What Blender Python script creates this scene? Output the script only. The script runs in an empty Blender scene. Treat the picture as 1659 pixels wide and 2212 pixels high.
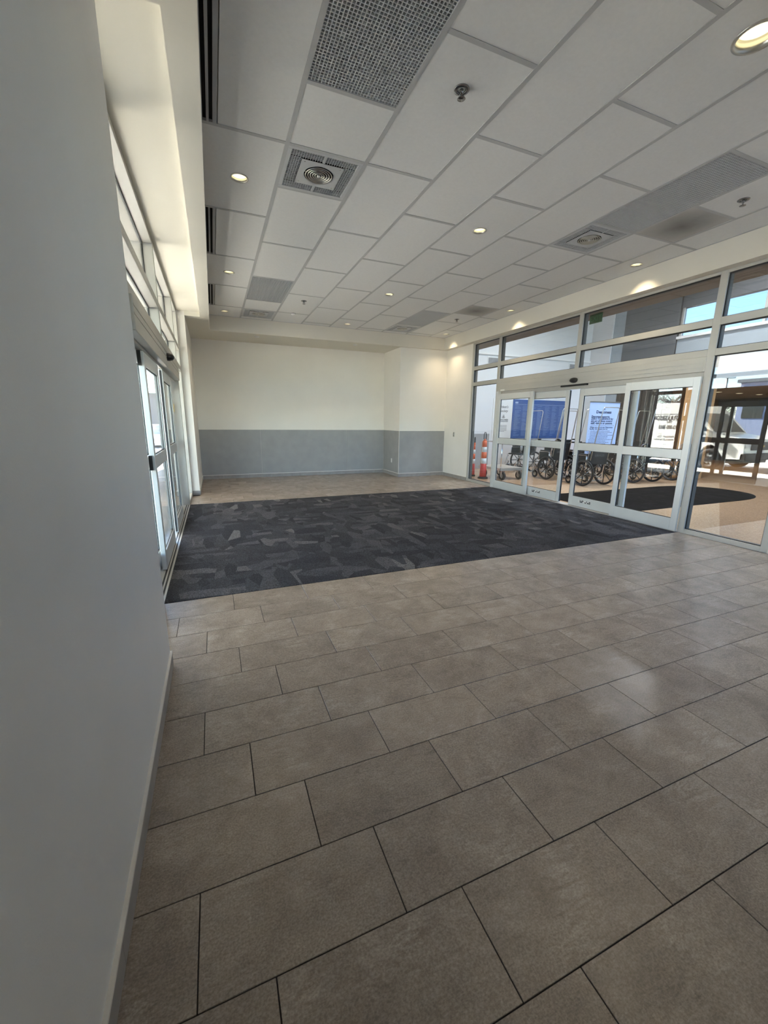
import bpy, bmesh, math, random
from mathutils import Vector, Matrix
random.seed(7)
S = bpy.context.scene
COL = S.collection
PI = math.pi

# ------------------------------------------------------------------ camera
F_PX, W_PX = 877.785, 1659.0
CAM_POS = Vector((0.475, -3.622, 1.527)); YAW, PITCH, ROLL = 0.39188, -0.2201, 0.01078
cd = bpy.data.cameras.new('camera'); cam = bpy.data.objects.new('camera', cd); COL.objects.link(cam)
_f = Vector((math.sin(YAW)*math.cos(PITCH), math.cos(YAW)*math.cos(PITCH), math.sin(PITCH)))
_r0 = Vector((math.cos(YAW), -math.sin(YAW), 0)); _u0 = _r0.cross(_f)
_r = _r0*math.cos(ROLL) + _u0*math.sin(ROLL); _u = -_r0*math.sin(ROLL) + _u0*math.cos(ROLL)
_m = Matrix((( _r.x, _u.x, -_f.x), (_r.y, _u.y, -_f.y), (_r.z, _u.z, -_f.z))).to_4x4()
_m.translation = CAM_POS
cam.matrix_world = _m
cd.sensor_fit = 'HORIZONTAL'; cd.sensor_width = 36.0; cd.lens = 36.0*F_PX/W_PX
cd.clip_start = 0.03; cd.clip_end = 500
S.camera = cam

# ------------------------------------------------------------------ world, sun, exposure
SKY_STRENGTH, SUN_ENERGY, EXPOSURE = 0.85, 64.0, 1.26
w = bpy.data.worlds.new('sky'); S.world = w; w.use_nodes = True
wn = w.node_tree; wn.nodes.clear()
sky = wn.nodes.new('ShaderNodeTexSky'); sky.sky_type = 'NISHITA'; sky.sun_disc = False
sky.sun_elevation = math.radians(33); sky.sun_rotation = math.radians(8); sky.air_density = 1.0; sky.dust_density = 0.05; sky.ozone_density = 2.0; sky.altitude = 800
wb = wn.nodes.new('ShaderNodeBackground'); wb.inputs['Strength'].default_value = SKY_STRENGTH
wo = wn.nodes.new('ShaderNodeOutputWorld')
wn.links.new(sky.outputs[0], wb.inputs[0]); wn.links.new(wb.outputs[0], wo.inputs[0])
sl = bpy.data.lights.new('sun', 'SUN'); sl.energy = SUN_ENERGY; sl.angle = math.radians(0.6); sl.color = (1.0, 0.95, 0.87)
so = bpy.data.objects.new('sun', sl); COL.objects.link(so)
_sd = Vector((0.16, 0.80, 0.53)).normalized()
so.rotation_euler = _sd.to_track_quat('Z', 'Y').to_euler()
vs = S.view_settings
S.display_settings.display_device = 'sRGB'
vs.view_transform = 'Standard'; vs.look = 'None'; vs.exposure = EXPOSURE; vs.gamma = 1.0; vs.use_curve_mapping = False
cy = S.cycles
cy.use_denoising = True
cy.max_bounces = 10; cy.diffuse_bounces = 6; cy.glossy_bounces = 5; cy.transmission_bounces = 6; cy.transparent_max_bounces = 40
cy.sample_clamp_indirect = 8.0; cy.caustics_reflective = False; cy.caustics_refractive = False

# ------------------------------------------------------------------ materials
def srgb(r, g, b):
    f = lambda c: (c/255/12.92) if c/255 <= 0.04045 else ((c/255+0.055)/1.055)**2.4
    return (f(r), f(g), f(b))
class N:
    def __init__(self, name):
        self.m = bpy.data.materials.new(name); self.m.use_nodes = True
        self.t = self.m.node_tree; self.t.nodes.clear()
        self.out = self.t.nodes.new('ShaderNodeOutputMaterial')
    def n(self, kind, **kw):
        x = self.t.nodes.new(kind)
        for k, v in kw.items(): setattr(x, k, v)
        return x
    def l(self, a, b): self.t.links.new(a, b)
    def val(self, x, **kw):
        for k, v in kw.items(): x.inputs[k.replace('_', ' ')].default_value = v
def mix(nn, fac, a, b, blend='MIX'):
    x = nn.n('ShaderNodeMix', data_type='RGBA', blend_type=blend)
    for s, v in ((x.inputs[0], fac), (x.inputs[6], a), (x.inputs[7], b)):
        if hasattr(v, 'is_linked') or hasattr(v, 'links'): nn.l(v, s)
        elif isinstance(v, (tuple, list)): s.default_value = (*v[:3], 1)
        else: s.default_value = v
    return x.outputs[2]
def ramp(nn, src, stops):
    x = nn.n('ShaderNodeValToRGB'); cr = x.color_ramp
    while len(cr.elements) < len(stops): cr.elements.new(0.5)
    for e, (p, c) in zip(cr.elements, stops):
        e.position = p; e.color = (*c, 1) if isinstance(c, tuple) else (c, c, c, 1)
    nn.l(src, x.inputs[0]); return x.outputs[0]
def plain(name, col, rough=0.5, metal=0.0, var=0.06, scale=6.0, bump=0.0, bscale=300.0, spec=0.5, coat=0.0):
    """A principled surface whose colour drifts a little through a noise."""
    q = N(name); p = q.n('ShaderNodeBsdfPrincipled')
    p.inputs['Roughness'].default_value = rough; p.inputs['Metallic'].default_value = metal
    p.inputs['Specular IOR Level'].default_value = spec; p.inputs['Coat Weight'].default_value = coat
    g = q.n('ShaderNodeNewGeometry'); z = q.n('ShaderNodeTexNoise'); q.val(z, Scale=scale, Detail=4.0)
    q.l(g.outputs['Position'], z.inputs['Vector'])
    a = tuple(max(0, c*(1-var)) for c in col); b = tuple(min(1, c*(1+var)) for c in col)
    q.l(ramp(q, z.outputs[0], [(0.3, a), (0.7, b)]), p.inputs['Base Color'])
    if bump:
        z2 = q.n('ShaderNodeTexNoise'); q.val(z2, Scale=bscale, Detail=3.0); q.l(g.outputs['Position'], z2.inputs['Vector'])
        bp = q.n('ShaderNodeBump'); q.val(bp, Strength=bump, Distance=0.004); q.l(z2.outputs[0], bp.inputs['Height']); q.l(bp.outputs[0], p.inputs['Normal'])
    q.l(p.outputs[0], q.out.inputs[0]); return q.m
def emit(name, col, s):
    q = N(name); e = q.n('ShaderNodeEmission'); e.inputs[0].default_value = (*col, 1); e.inputs[1].default_value = s
    q.l(e.outputs[0], q.out.inputs[0]); return q.m
def glass(name, tint=(0.955, 0.97, 0.968), r0=0.07):
    """Thin architectural pane: clear transmission plus a mirror reflection that grows with the angle."""
    q = N(name); t = q.n('ShaderNodeBsdfTransparent'); t.inputs[0].default_value = (*tint, 1)
    g = q.n('ShaderNodeBsdfGlossy'); g.inputs['Roughness'].default_value = 0.0; g.inputs[0].default_value = (1, 1, 1, 1)
    lw_ = q.n('ShaderNodeLayerWeight'); lw_.inputs[0].default_value = 0.5          # Facing = 1 - |cos|, the same on both faces of the pane
    pw = q.n('ShaderNodeMath', operation='POWER'); pw.inputs[1].default_value = 5.0; q.l(lw_.outputs['Facing'], pw.inputs[0])
    mu = q.n('ShaderNodeMath', operation='MULTIPLY_ADD', use_clamp=True); mu.inputs[1].default_value = 1-r0; mu.inputs[2].default_value = r0; q.l(pw.outputs[0], mu.inputs[0])
    mx = q.n('ShaderNodeMixShader'); q.l(mu.outputs[0], mx.inputs[0]); q.l(t.outputs[0], mx.inputs[1]); q.l(g.outputs[0], mx.inputs[2])
    q.l(mx.outputs[0], q.out.inputs[0]); return q.m
def stone_tile(name):
    q = N(name); p = q.n('ShaderNodeBsdfPrincipled')
    g = q.n('ShaderNodeNewGeometry'); oi = q.n('ShaderNodeObjectInfo')
    off = q.n('ShaderNodeVectorMath', operation='SCALE'); off.inputs[0].default_value = (37, 53, 11); q.l(oi.outputs['Random'], off.inputs['Scale'])
    ad = q.n('ShaderNodeVectorMath', operation='ADD'); q.l(g.outputs['Position'], ad.inputs[0]); q.l(off.outputs[0], ad.inputs[1])
    n1 = q.n('ShaderNodeTexNoise'); q.val(n1, Scale=5.0, Detail=8.0, Roughness=0.62, Distortion=0.6); q.l(ad.outputs[0], n1.inputs['Vector'])
    mp = q.n('ShaderNodeMapping'); mp.inputs['Scale'].default_value = (4, 16, 4); mp.inputs['Rotation'].default_value = (0, 0, 0.35); q.l(ad.outputs[0], mp.inputs[0])
    n2 = q.n('ShaderNodeTexNoise'); q.val(n2, Scale=1.6, Detail=9.0, Roughness=0.7, Distortion=1.4); q.l(mp.outputs[0], n2.inputs['Vector'])
    n3 = q.n('ShaderNodeTexNoise'); q.val(n3, Scale=160.0, Detail=3.0); q.l(ad.outputs[0], n3.inputs['Vector'])
    n4 = q.n('ShaderNodeTexNoise'); q.val(n4, Scale=4.2, Detail=3.0, Roughness=0.5); q.l(ad.outputs[0], n4.inputs['Vector'])
    mp5 = q.n('ShaderNodeMapping'); mp5.inputs['Scale'].default_value = (40, 120, 40); mp5.inputs['Rotation'].default_value = (0, 0, 0.35); q.l(ad.outputs[0], mp5.inputs[0])
    n5 = q.n('ShaderNodeTexNoise'); q.val(n5, Scale=1.5, Detail=6.0, Roughness=0.75, Distortion=0.8); q.l(mp5.outputs[0], n5.inputs['Vector'])
    base = ramp(q, n1.outputs[0], [(0.25, (0.235, 0.192, 0.158)), (0.5, (0.312, 0.261, 0.218)), (0.75, (0.385, 0.328, 0.277))])
    patch = ramp(q, n4.outputs[0], [(0.50, 0.0), (0.70, 1.0)])
    vein = mix(q, patch, (0.02, 0.02, 0.02), ramp(q, n2.outputs[0], [(0.42, 0.0), (0.60, 0.60), (0.72, 0.10)]))
    c = mix(q, vein, base, (0.50, 0.44, 0.38))
    patch2 = ramp(q, n4.outputs[0], [(0.30, 0.8), (0.50, 0.0)])
    dark = mix(q, patch2, (0.0, 0.0, 0.0), ramp(q, n2.outputs[0], [(0.34, 0.8), (0.50, 0.0)]))
    c = mix(q, dark, c, (0.165, 0.13, 0.105))
    c = mix(q, 0.26, c, ramp(q, n3.outputs[0], [(0.35, 0.15), (0.65, 0.78)]), 'OVERLAY')
    c = mix(q, 0.30, c, ramp(q, n5.outputs[0], [(0.32, 0.2), (0.68, 0.80)]), 'OVERLAY')
    tn = q.n('ShaderNodeMapRange'); tn.inputs[3].default_value = 0.93; tn.inputs[4].default_value = 1.07; q.l(oi.outputs['Random'], tn.inputs[0])
    hs = q.n('ShaderNodeHueSaturation'); q.l(tn.outputs[0], hs.inputs['Value']); q.l(c, hs.inputs['Color'])
    q.l(hs.outputs[0], p.inputs['Base Color'])
    p.inputs['Roughness'].default_value = 0.26
    bp = q.n('ShaderNodeBump'); q.val(bp, Strength=0.25, Distance=0.002); q.l(n5.outputs[0], bp.inputs['Height']); q.l(bp.outputs[0], p.inputs['Normal'])
    q.l(p.outputs[0], q.out.inputs[0]); return q.m
def carpet_mat(name):
    q = N(name); p = q.n('ShaderNodeBsdfPrincipled'); p.inputs['Roughness'].default_value = 0.95; p.inputs['Specular IOR Level'].default_value = 0.15
    g = q.n('ShaderNodeNewGeometry')
    def shards(scale, rot, seed):
        mp = q.n('ShaderNodeMapping'); mp.inputs['Scale'].default_value = scale; mp.inputs['Rotation'].default_value = (0, 0, rot); mp.inputs['Location'].default_value = (seed, seed*1.7, 0); q.l(g.outputs['Position'], mp.inputs[0])
        v = q.n('ShaderNodeTexVoronoi', feature='F1', distance='EUCLIDEAN', voronoi_dimensions='2D'); q.val(v, Scale=1.0, Randomness=1.0); q.l(mp.outputs[0], v.inputs['Vector'])
        sp = q.n('ShaderNodeSeparateColor'); q.l(v.outputs['Color'], sp.inputs[0]); return sp.outputs
    A = shards((2.6, 8.0, 1), 0.62, 3.0); B = shards((7.0, 2.6, 1), 0.30, 8.0); D = shards((8.0, 3.6, 1), -0.65, 5.0)
    a = ramp(q, A[0], [(0.0, (0.031, 0.033, 0.042)), (0.5, (0.046, 0.049, 0.059)), (0.85, (0.067, 0.069, 0.081)), (1.0, (0.105, 0.108, 0.118))])
    b = ramp(q, B[1], [(0.0, (0.028, 0.031, 0.038)), (0.55, (0.051, 0.054, 0.064)), (0.9, (0.077, 0.079, 0.090)), (1.0, (0.134, 0.136, 0.143))])
    sel = ramp(q, D[2], [(0.54, 0.0), (0.56, 1.0)])
    c = mix(q, sel, a, b)
    n3 = q.n('ShaderNodeTexNoise'); q.val(n3, Scale=115.0, Detail=3.0, Roughness=0.7); q.l(g.outputs['Position'], n3.inputs['Vector'])
    wvx = q.n('ShaderNodeTexWave', wave_type='BANDS', bands_direction='DIAGONAL'); q.val(wvx, Scale=28.0, Distortion=5.0, Detail=2.0); q.l(g.outputs['Position'], wvx.inputs['Vector'])
    c = mix(q, 0.75, c, ramp(q, n3.outputs[0], [(0.34, 0.0), (0.66, 1.0)]), 'OVERLAY')
    c = mix(q, 0.30, c, ramp(q, wvx.outputs[0], [(0.2, 0.25), (0.8, 0.75)]), 'OVERLAY')
    q.l(c, p.inputs['Base Color'])
    bp = q.n('ShaderNodeBump'); q.val(bp, Strength=0.6, Distance=0.004); q.l(n3.outputs[0], bp.inputs['Height']); q.l(bp.outputs[0], p.inputs['Normal'])
    q.l(p.outputs[0], q.out.inputs[0]); return q.m
def terrazzo(name):
    """Beige terrazzo with broad tan fields bounded by straight cuts, as the lobby floor shows."""
    q = N(name); p = q.n('ShaderNodeBsdfPrincipled'); p.inputs['Roughness'].default_value = 0.22
    g = q.n('ShaderNodeNewGeometry'); sx = q.n('ShaderNodeSeparateXYZ'); q.l(g.outputs['Position'], sx.inputs[0])
    v = q.n('ShaderNodeTexVoronoi'); q.val(v, Scale=70.0); q.l(g.outputs['Position'], v.inputs['Vector'])
    sp = q.n('ShaderNodeSeparateColor'); q.l(v.outputs['Color'], sp.inputs[0])
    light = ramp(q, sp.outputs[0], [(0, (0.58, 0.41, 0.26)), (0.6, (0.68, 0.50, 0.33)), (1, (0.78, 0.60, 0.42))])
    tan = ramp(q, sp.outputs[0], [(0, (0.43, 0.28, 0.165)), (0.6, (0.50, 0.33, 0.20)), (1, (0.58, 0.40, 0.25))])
    # tan where y > 3.6 (under the wheelchairs) or in a wedge right of the mat
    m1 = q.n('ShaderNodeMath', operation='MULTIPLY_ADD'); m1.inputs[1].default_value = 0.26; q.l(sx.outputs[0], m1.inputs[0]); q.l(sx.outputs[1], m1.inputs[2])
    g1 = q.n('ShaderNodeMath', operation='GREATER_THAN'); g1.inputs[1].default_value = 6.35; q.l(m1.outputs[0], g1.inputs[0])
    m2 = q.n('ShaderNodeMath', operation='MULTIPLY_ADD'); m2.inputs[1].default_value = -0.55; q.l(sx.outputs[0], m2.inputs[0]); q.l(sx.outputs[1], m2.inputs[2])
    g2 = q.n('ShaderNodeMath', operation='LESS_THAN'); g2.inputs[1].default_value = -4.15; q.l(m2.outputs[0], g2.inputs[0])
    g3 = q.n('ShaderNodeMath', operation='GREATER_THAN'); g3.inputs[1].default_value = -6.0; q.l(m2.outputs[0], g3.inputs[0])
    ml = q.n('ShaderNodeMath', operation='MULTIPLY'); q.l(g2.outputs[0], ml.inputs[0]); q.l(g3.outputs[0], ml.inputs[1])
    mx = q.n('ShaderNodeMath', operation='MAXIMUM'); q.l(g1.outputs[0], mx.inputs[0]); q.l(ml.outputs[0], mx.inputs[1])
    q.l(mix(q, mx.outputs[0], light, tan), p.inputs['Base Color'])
    q.l(p.outputs[0], q.out.inputs[0]); return q.m
def wood(name, a, b, sc=(3, 3, 0.4), rough=0.45):
    q = N(name); p = q.n('ShaderNodeBsdfPrincipled'); p.inputs['Roughness'].default_value = rough
    g = q.n('ShaderNodeNewGeometry'); mp = q.n('ShaderNodeMapping'); mp.inputs['Scale'].default_value = sc; q.l(g.outputs['Position'], mp.inputs[0])
    z = q.n('ShaderNodeTexNoise'); q.val(z, Scale=6.0, Detail=6.0, Distortion=0.8); q.l(mp.outputs[0], z.inputs['Vector'])
    q.l(ramp(q, z.outputs[0], [(0.3, a), (0.7, b)]), p.inputs['Base Color']); q.l(p.outputs[0], q.out.inputs[0]); return q.m
def stained(name):
    """Ceiling tile with a grey soot stain, darkest near its middle."""
    q = N(name); p = q.n('ShaderNodeBsdfPrincipled'); p.inputs['Roughness'].default_value = 0.9
    tc = q.n('ShaderNodeTexCoord'); ln = q.n('ShaderNodeVectorMath', operation='LENGTH'); q.l(tc.outputs['Object'], ln.inputs[0])
    z = q.n('ShaderNodeTexNoise'); q.val(z, Scale=5.0, Detail=3.0); q.l(tc.outputs['Object'], z.inputs['Vector'])
    md = q.n('ShaderNodeMath', operation='MULTIPLY_ADD'); md.inputs[1].default_value = 0.18; q.l(z.outputs[0], md.inputs[0]); q.l(ln.outputs['Value'], md.inputs[2])
    q.l(ramp(q, md.outputs[0], [(0.08, (0.20, 0.195, 0.185)), (0.52, (0.56, 0.55, 0.53))]), p.inputs['Base Color'])
    q.l(p.outputs[0], q.out.inputs[0]); return q.m

M = dict(
    wall=plain('wall_paint', (0.81, 0.785, 0.745), 0.55, var=0.02, scale=2.0, bump=0.12, bscale=220),
    wall_near=plain('wall_paint_greyer', (0.76, 0.76, 0.745), 0.5, var=0.03, scale=1.5, bump=0.10, bscale=220),  # slightly darker, greyer wall paint for the near left wall
    soffit=plain('soffit_paint', (0.76, 0.725, 0.635), 0.6, var=0.015, scale=2.0),
    dado=plain('grey_wall_panel', (0.345, 0.345, 0.345), 0.55, var=0.05, scale=5.0, bump=0.05),
    base=plain('grey_base_tile', (0.33, 0.31, 0.295), 0.4, var=0.10, scale=9.0),
    bead=plain('pale_metal_bead', (0.80, 0.77, 0.72), 0.4, var=0.02),
    ctile=plain('ceiling_tile_white', (0.79, 0.79, 0.785), 0.92, var=0.02, scale=40, bump=0.15, bscale=420),
    tee=plain('ceiling_tee_grey', (0.50, 0.505, 0.51), 0.6, var=0.02),
    stain=stained('ceiling_tile_stained'),
    alum=plain('clear_anodised_aluminium', (0.52, 0.51, 0.475), 0.45, metal=0.25, var=0.03, scale=3.0),
    alum_shaded=plain('shade_toned_aluminium', (0.085, 0.078, 0.068), 0.6, var=0.04),  # frame aluminium darkened in colour to stand for shade
    alum_door=plain('pale_door_aluminium', (0.72, 0.74, 0.735), 0.35, metal=0.25, var=0.03, scale=3.0),
    gasket=plain('black_gasket', (0.012, 0.012, 0.013), 0.6),
    black=plain('black_plastic', (0.015, 0.015, 0.016), 0.35),
    hole=plain('black_void', (0.004, 0.004, 0.005), 0.9),
    dark_chrome=plain('dark_chrome', (0.30, 0.30, 0.31), 0.18, metal=1.0),
    chrome=plain('chrome', (0.72, 0.72, 0.73), 0.12, metal=1.0, var=0.02),
    dark_steel=plain('dark_steel', (0.10, 0.10, 0.105), 0.3, metal=0.8),
    steel=plain('brushed_steel', (0.60, 0.585, 0.54), 0.3, metal=0.9, var=0.05),
    white=plain('white_enamel', (0.78, 0.78, 0.77), 0.4, var=0.02),
    plate=plain('white_plate', (0.80, 0.80, 0.78), 0.4, var=0.02),
    heater=plain('grey_heater_enamel', (0.56, 0.57, 0.58), 0.45, var=0.02),
    duct=plain('dark_duct_backing', (0.035, 0.037, 0.042), 0.8),
    slot=plain('slot_metal', (0.42, 0.425, 0.44), 0.5, var=0.02),
    tile=stone_tile('stone_floor_tile'),
    grout=plain('dark_grout', (0.030, 0.025, 0.022), 0.9),
    carpet=carpet_mat('charcoal_shard_carpet'),
    terrazzo=terrazzo('lobby_terrazzo'),
    mat=plain('black_ribbed_mat', (0.012, 0.010, 0.008), 0.95, var=0.15, scale=60, spec=0.08),
    glass=glass('clear_glass'),
    tint2=glass('light_tinted_glass', (0.60, 0.70, 0.80), 0.06),
    tint=glass('tinted_glass', (0.36, 0.39, 0.42), 0.06),
    lamp=emit('lamp_diffuser', (1.0, 0.87, 0.50), 0.95),
    lobby_wall=plain('lobby_white_paint', (0.74, 0.745, 0.75), 0.6, var=0.02, scale=2),
    lobby_brown=plain('lobby_tan_ceiling', (0.20, 0.15, 0.105), 0.7, var=0.04, scale=3),
    dark_wood=wood('dark_walnut', (0.030, 0.024, 0.020), (0.055, 0.044, 0.036)),
    tan_wood=wood('honey_wood', (0.48, 0.26, 0.10), (0.62, 0.36, 0.16)),
    brown_wood=wood('brown_wood', (0.22, 0.115, 0.045), (0.30, 0.165, 0.07)),
    greyblue=plain('blue_grey_panel', (0.38, 0.43, 0.47), 0.5, var=0.03),
    slate=plain('slate_panel', (0.13, 0.135, 0.145), 0.5, var=0.05),
    blue_sign=plain('blue_sign_face', (0.022, 0.085, 0.30), 0.4, var=0.04),
    blue_text=plain('pale_blue_print', (0.12, 0.21, 0.44), 0.5, var=0.05),
    white_text=plain('white_print', (0.45, 0.55, 0.72), 0.5, var=0.05),
    banner=plain('pale_blue_banner', (0.52, 0.66, 0.95), 0.5, var=0.02),
    navy=plain('navy_print', (0.010, 0.030, 0.12), 0.5),
    ink=plain('black_print', (0.012, 0.012, 0.014), 0.5),
    orange=plain('orange_plastic', (0.72, 0.13, 0.035), 0.45, var=0.06),
    red=plain('red_plastic', (0.55, 0.035, 0.025), 0.45, var=0.06),
    reflect=plain('reflective_white_tape', (0.72, 0.76, 0.76), 0.35),
    rubber=plain('black_rubber', (0.010, 0.010, 0.011), 0.7),
    vinyl=plain('black_vinyl', (0.009, 0.011, 0.011), 0.6, var=0.15, scale=20),
    grey_print=plain('grey_print', (0.14, 0.15, 0.15), 0.6),
    cart_deck=plain('worn_grey_deck', (0.42, 0.38, 0.32), 0.6, var=0.2, scale=14),
    green=plain('green_sign_glass', (0.012, 0.12, 0.025), 0.3),
    green_text=plain('pale_green_print', (0.05, 0.26, 0.09), 0.4),
    yellow=plain('yellow_sticker', (0.80, 0.55, 0.03), 0.5),
    van_white=plain('van_white_paint', (0.82, 0.83, 0.82), 0.25, var=0.01, coat=0.3),
    van_black=plain('van_black_trim', (0.02, 0.02, 0.022), 0.5),
    van_glass=plain('dark_vehicle_glass', (0.015, 0.02, 0.025), 0.08),
    lamp_glass=plain('headlamp_glass', (0.65, 0.68, 0.70), 0.1),
    gold=plain('gold_badge', (0.55, 0.36, 0.08), 0.3, metal=0.8),
    concrete=plain('pale_concrete', (0.52, 0.50, 0.46), 0.9, var=0.06, scale=1.2),
    asphalt=plain('grey_asphalt', (0.16, 0.16, 0.165), 0.95, var=0.1, scale=3),
    grass=plain('dry_lawn', (0.16, 0.20, 0.05), 0.95, var=0.3, scale=4),
    stucco=plain('pale_stucco', (0.66, 0.64, 0.60), 0.85, var=0.05, scale=8, bump=0.3, bscale=60),
    brick_grey=plain('grey_block_wall', (0.22, 0.22, 0.24), 0.9, var=0.08, scale=2),
    bldg=plain('blue_grey_cladding', (0.24, 0.28, 0.40), 0.6, var=0.05),
    bark=plain('bark', (0.06, 0.045, 0.035), 0.9, var=0.2, scale=30),
    twig=plain('winter_twigs', (0.085, 0.070, 0.055), 0.9, var=0.3, scale=12),
)

# ------------------------------------------------------------------ mesh helpers
class MB:
    def __init__(self): self.b = bmesh.new(); self.mi = 0; self.mats = []
    def mat(self, m):
        if m not in self.mats: self.mats.append(m)
        self.mi = self.mats.index(m); return self
    def _fin(self, faces, smooth=False):
        for f in faces: f.material_index = self.mi; f.smooth = smooth
    def poly(self, pts, smooth=False):
        vs = [self.b.verts.new(p) for p in pts]; f = self.b.faces.new(vs); self._fin([f], smooth); return self
    def box(self, x0, x1, y0, y1, z0, z1, M4=None):
        if x0 > x1: x0, x1 = x1, x0
        if y0 > y1: y0, y1 = y1, y0
        if z0 > z1: z0, z1 = z1, z0
        c = [(x, y, z) for z in (z0, z1) for y in (y0, y1) for x in (x0, x1)]
        if M4 is not None: c = [M4 @ Vector(p) for p in c]
        v = [self.b.verts.new(p) for p in c]
        fs = [self.b.faces.new([v[i] for i in q]) for q in ((0, 2, 3, 1), (4, 5, 7, 6), (0, 1, 5, 4), (2, 6, 7, 3), (0, 4, 6, 2), (1, 3, 7, 5))]
        self._fin(fs); return self
    def tube(self, pts, r, seg=8, cap=True, closed=False):
        pts = [Vector(p) for p in pts]; n = len(pts); rings = []
        rr = r if isinstance(r, (list, tuple)) else [r]*n
        up = None
        for i, p in enumerate(pts):
            if closed: t = (pts[(i+1) % n]-pts[i-1])
            else: t = pts[min(i+1, n-1)]-pts[max(i-1, 0)]
            t.normalize()
            if up is None:
                up = Vector((0, 0, 1)) if abs(t.z) < 0.9 else Vector((1, 0, 0))
            a = up - t*up.dot(t)
            if a.length < 1e-4:
                a = Vector((0, 1, 0)) - t*t.y
            a.normalize(); up = a; bq = t.cross(a)
            rings.append([self.b.verts.new(p + (a*math.cos(2*PI*k/seg)+bq*math.sin(2*PI*k/seg))*rr[i]) for k in range(seg)])
        fs = []
        for i in range(n if closed else n-1):
            A, B = rings[i], rings[(i+1) % n]
            for k in range(seg):
                fs.append(self.b.faces.new((A[k], A[(k+1) % seg], B[(k+1) % seg], B[k])))
        self._fin(fs, True)
        if cap and not closed:
            self._fin([self.b.faces.new(rings[0][::-1]), self.b.faces.new(rings[-1])])
        return self
    def lathe(self, prof, c=(0, 0, 0), seg=24, axis='Z', smooth=True, close=False):
        """prof: (radius, height) pairs, revolved round an axis through c."""
        rings = []
        for r, h in prof:
            ring = []
            for k in range(seg):
                a = 2*PI*k/seg; u, v = r*math.cos(a), r*math.sin(a)
                p = {'Z': (u, v, h), 'X': (h, u, v), 'Y': (v, h, u)}[axis]
                ring.append(self.b.verts.new((c[0]+p[0], c[1]+p[1], c[2]+p[2])))
            rings.append(ring)
        fs = []
        lim = len(rings) if close else len(rings)-1
        for i in range(lim):
            A, B = rings[i], rings[(i+1) % len(rings)]
            for k in range(seg): fs.append(self.b.faces.new((A[k], A[(k+1) % seg], B[(k+1) % seg], B[k])))
        self._fin(fs, smooth)
        if not close:
            if prof[0][0] > 1e-6: self._fin([self.b.faces.new(rings[0][::-1])])
            if prof[-1][0] > 1e-6: self._fin([self.b.faces.new(rings[-1])])
        return self
    def prism(self, pts, d, axis='X'):
        """pts: 2-D outline; extruded along axis between d[0] and d[1]."""
        def P(a, b, h): return {'X': (h, a, b), 'Y': (a, h, b), 'Z': (a, b, h)}[axis]
        A = [self.b.verts.new(P(a, b, d[0])) for a, b in pts]; B = [self.b.verts.new(P(a, b, d[1])) for a, b in pts]
        n = len(pts); fs = [self.b.faces.new(A[::-1]), self.b.faces.new(B)]
        for i in range(n): fs.append(self.b.faces.new((A[i], A[(i+1) % n], B[(i+1) % n], B[i])))
        self._fin(fs); return self
    def mesh(self, name, bevel=0.0):
        bmesh.ops.recalc_face_normals(self.b, faces=self.b.faces)
        if bevel:
            bmesh.ops.bevel(self.b, geom=[e for e in self.b.edges if e.calc_face_angle(0) > 0.6], offset=bevel, segments=1, affect='EDGES', clamp_overlap=True)
        me = bpy.data.meshes.new(name); self.b.to_mesh(me); self.b.free()
        for m in self.mats: me.materials.append(m)
        return me
    def obj(self, name, parent=None, bevel=0.0, loc=None):
        return link(name, self.mesh(name, bevel), parent, loc)
def link(name, data, parent=None, loc=None):
    o = bpy.data.objects.new(name, data); COL.objects.link(o)
    if parent is not None: o.parent = parent
    if loc is not None: o.location = loc
    return o
def new(m): return MB().mat(m)
def tag(o, label, cat, group=None):
    o['label'] = label; o['category'] = cat
    if group: o['group'] = group
    return o
def thing(name, label, cat, loc=(0, 0, 0), rz=0.0, group=None):
    o = link(name, None, None, loc); o.rotation_euler = (0, 0, rz); o.empty_display_size = 0.1
    return tag(o, label, cat, group)
def struct(o): o['kind'] = 'structure'; return o
def dup(root, loc, rz, label, group=None):
    r = root.copy(); COL.objects.link(r); r.location = loc; r.rotation_euler = (0, 0, rz); r['label'] = label
    if group: r['group'] = group
    for ch in list(root.children):
        c = ch.copy(); COL.objects.link(c); c.parent = r
        for g in ch.children:
            d = g.copy(); COL.objects.link(d); d.parent = c
    return r
AX = dict(west=((0, 1, 0), (0, 0, 1), (1, 0, 0)), south=((1, 0, 0), (0, 0, 1), (0, -1, 0)))
def text_obj(name, body, size, pos, face, m, parent, align='LEFT', shear=0.0, bold=0.0, sx=1.0):
    """Flat lettering: face 'south' reads from -y, 'west' is the +x face of something west of the reader."""
    cu = bpy.data.curves.new(name, 'FONT'); cu.body = body; cu.size = size; cu.align_x = align; cu.align_y = 'CENTER'
    cu.shear = shear; cu.offset = bold; cu.extrude = 0.0006; cu.resolution_u = 2
    t = bpy.data.objects.new(name, cu); COL.objects.link(t)
    dg = bpy.context.evaluated_depsgraph_get()
    me = bpy.data.meshes.new_from_object(t.evaluated_get(dg)); bpy.data.objects.remove(t); bpy.data.curves.remove(cu)
    X, Y, Z = (Vector(v) for v in AX[face])
    mt = Matrix(((X.x*sx, Y.x, Z.x, pos[0]), (X.y*sx, Y.y, Z.y, pos[1]), (X.z*sx, Y.z, Z.z, pos[2]), (0, 0, 0, 1)))
    me.transform(mt); me.materials.clear(); me.materials.append(m)
    return link(name, me, parent)

ZC, ZS = 3.74, 3.43            # ceiling tiles, soffit underside
XL, XR = 0.12, 6.60            # left wall face, right wall face
YN, YB = -4.20, 7.85           # near wall, back wall
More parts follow.
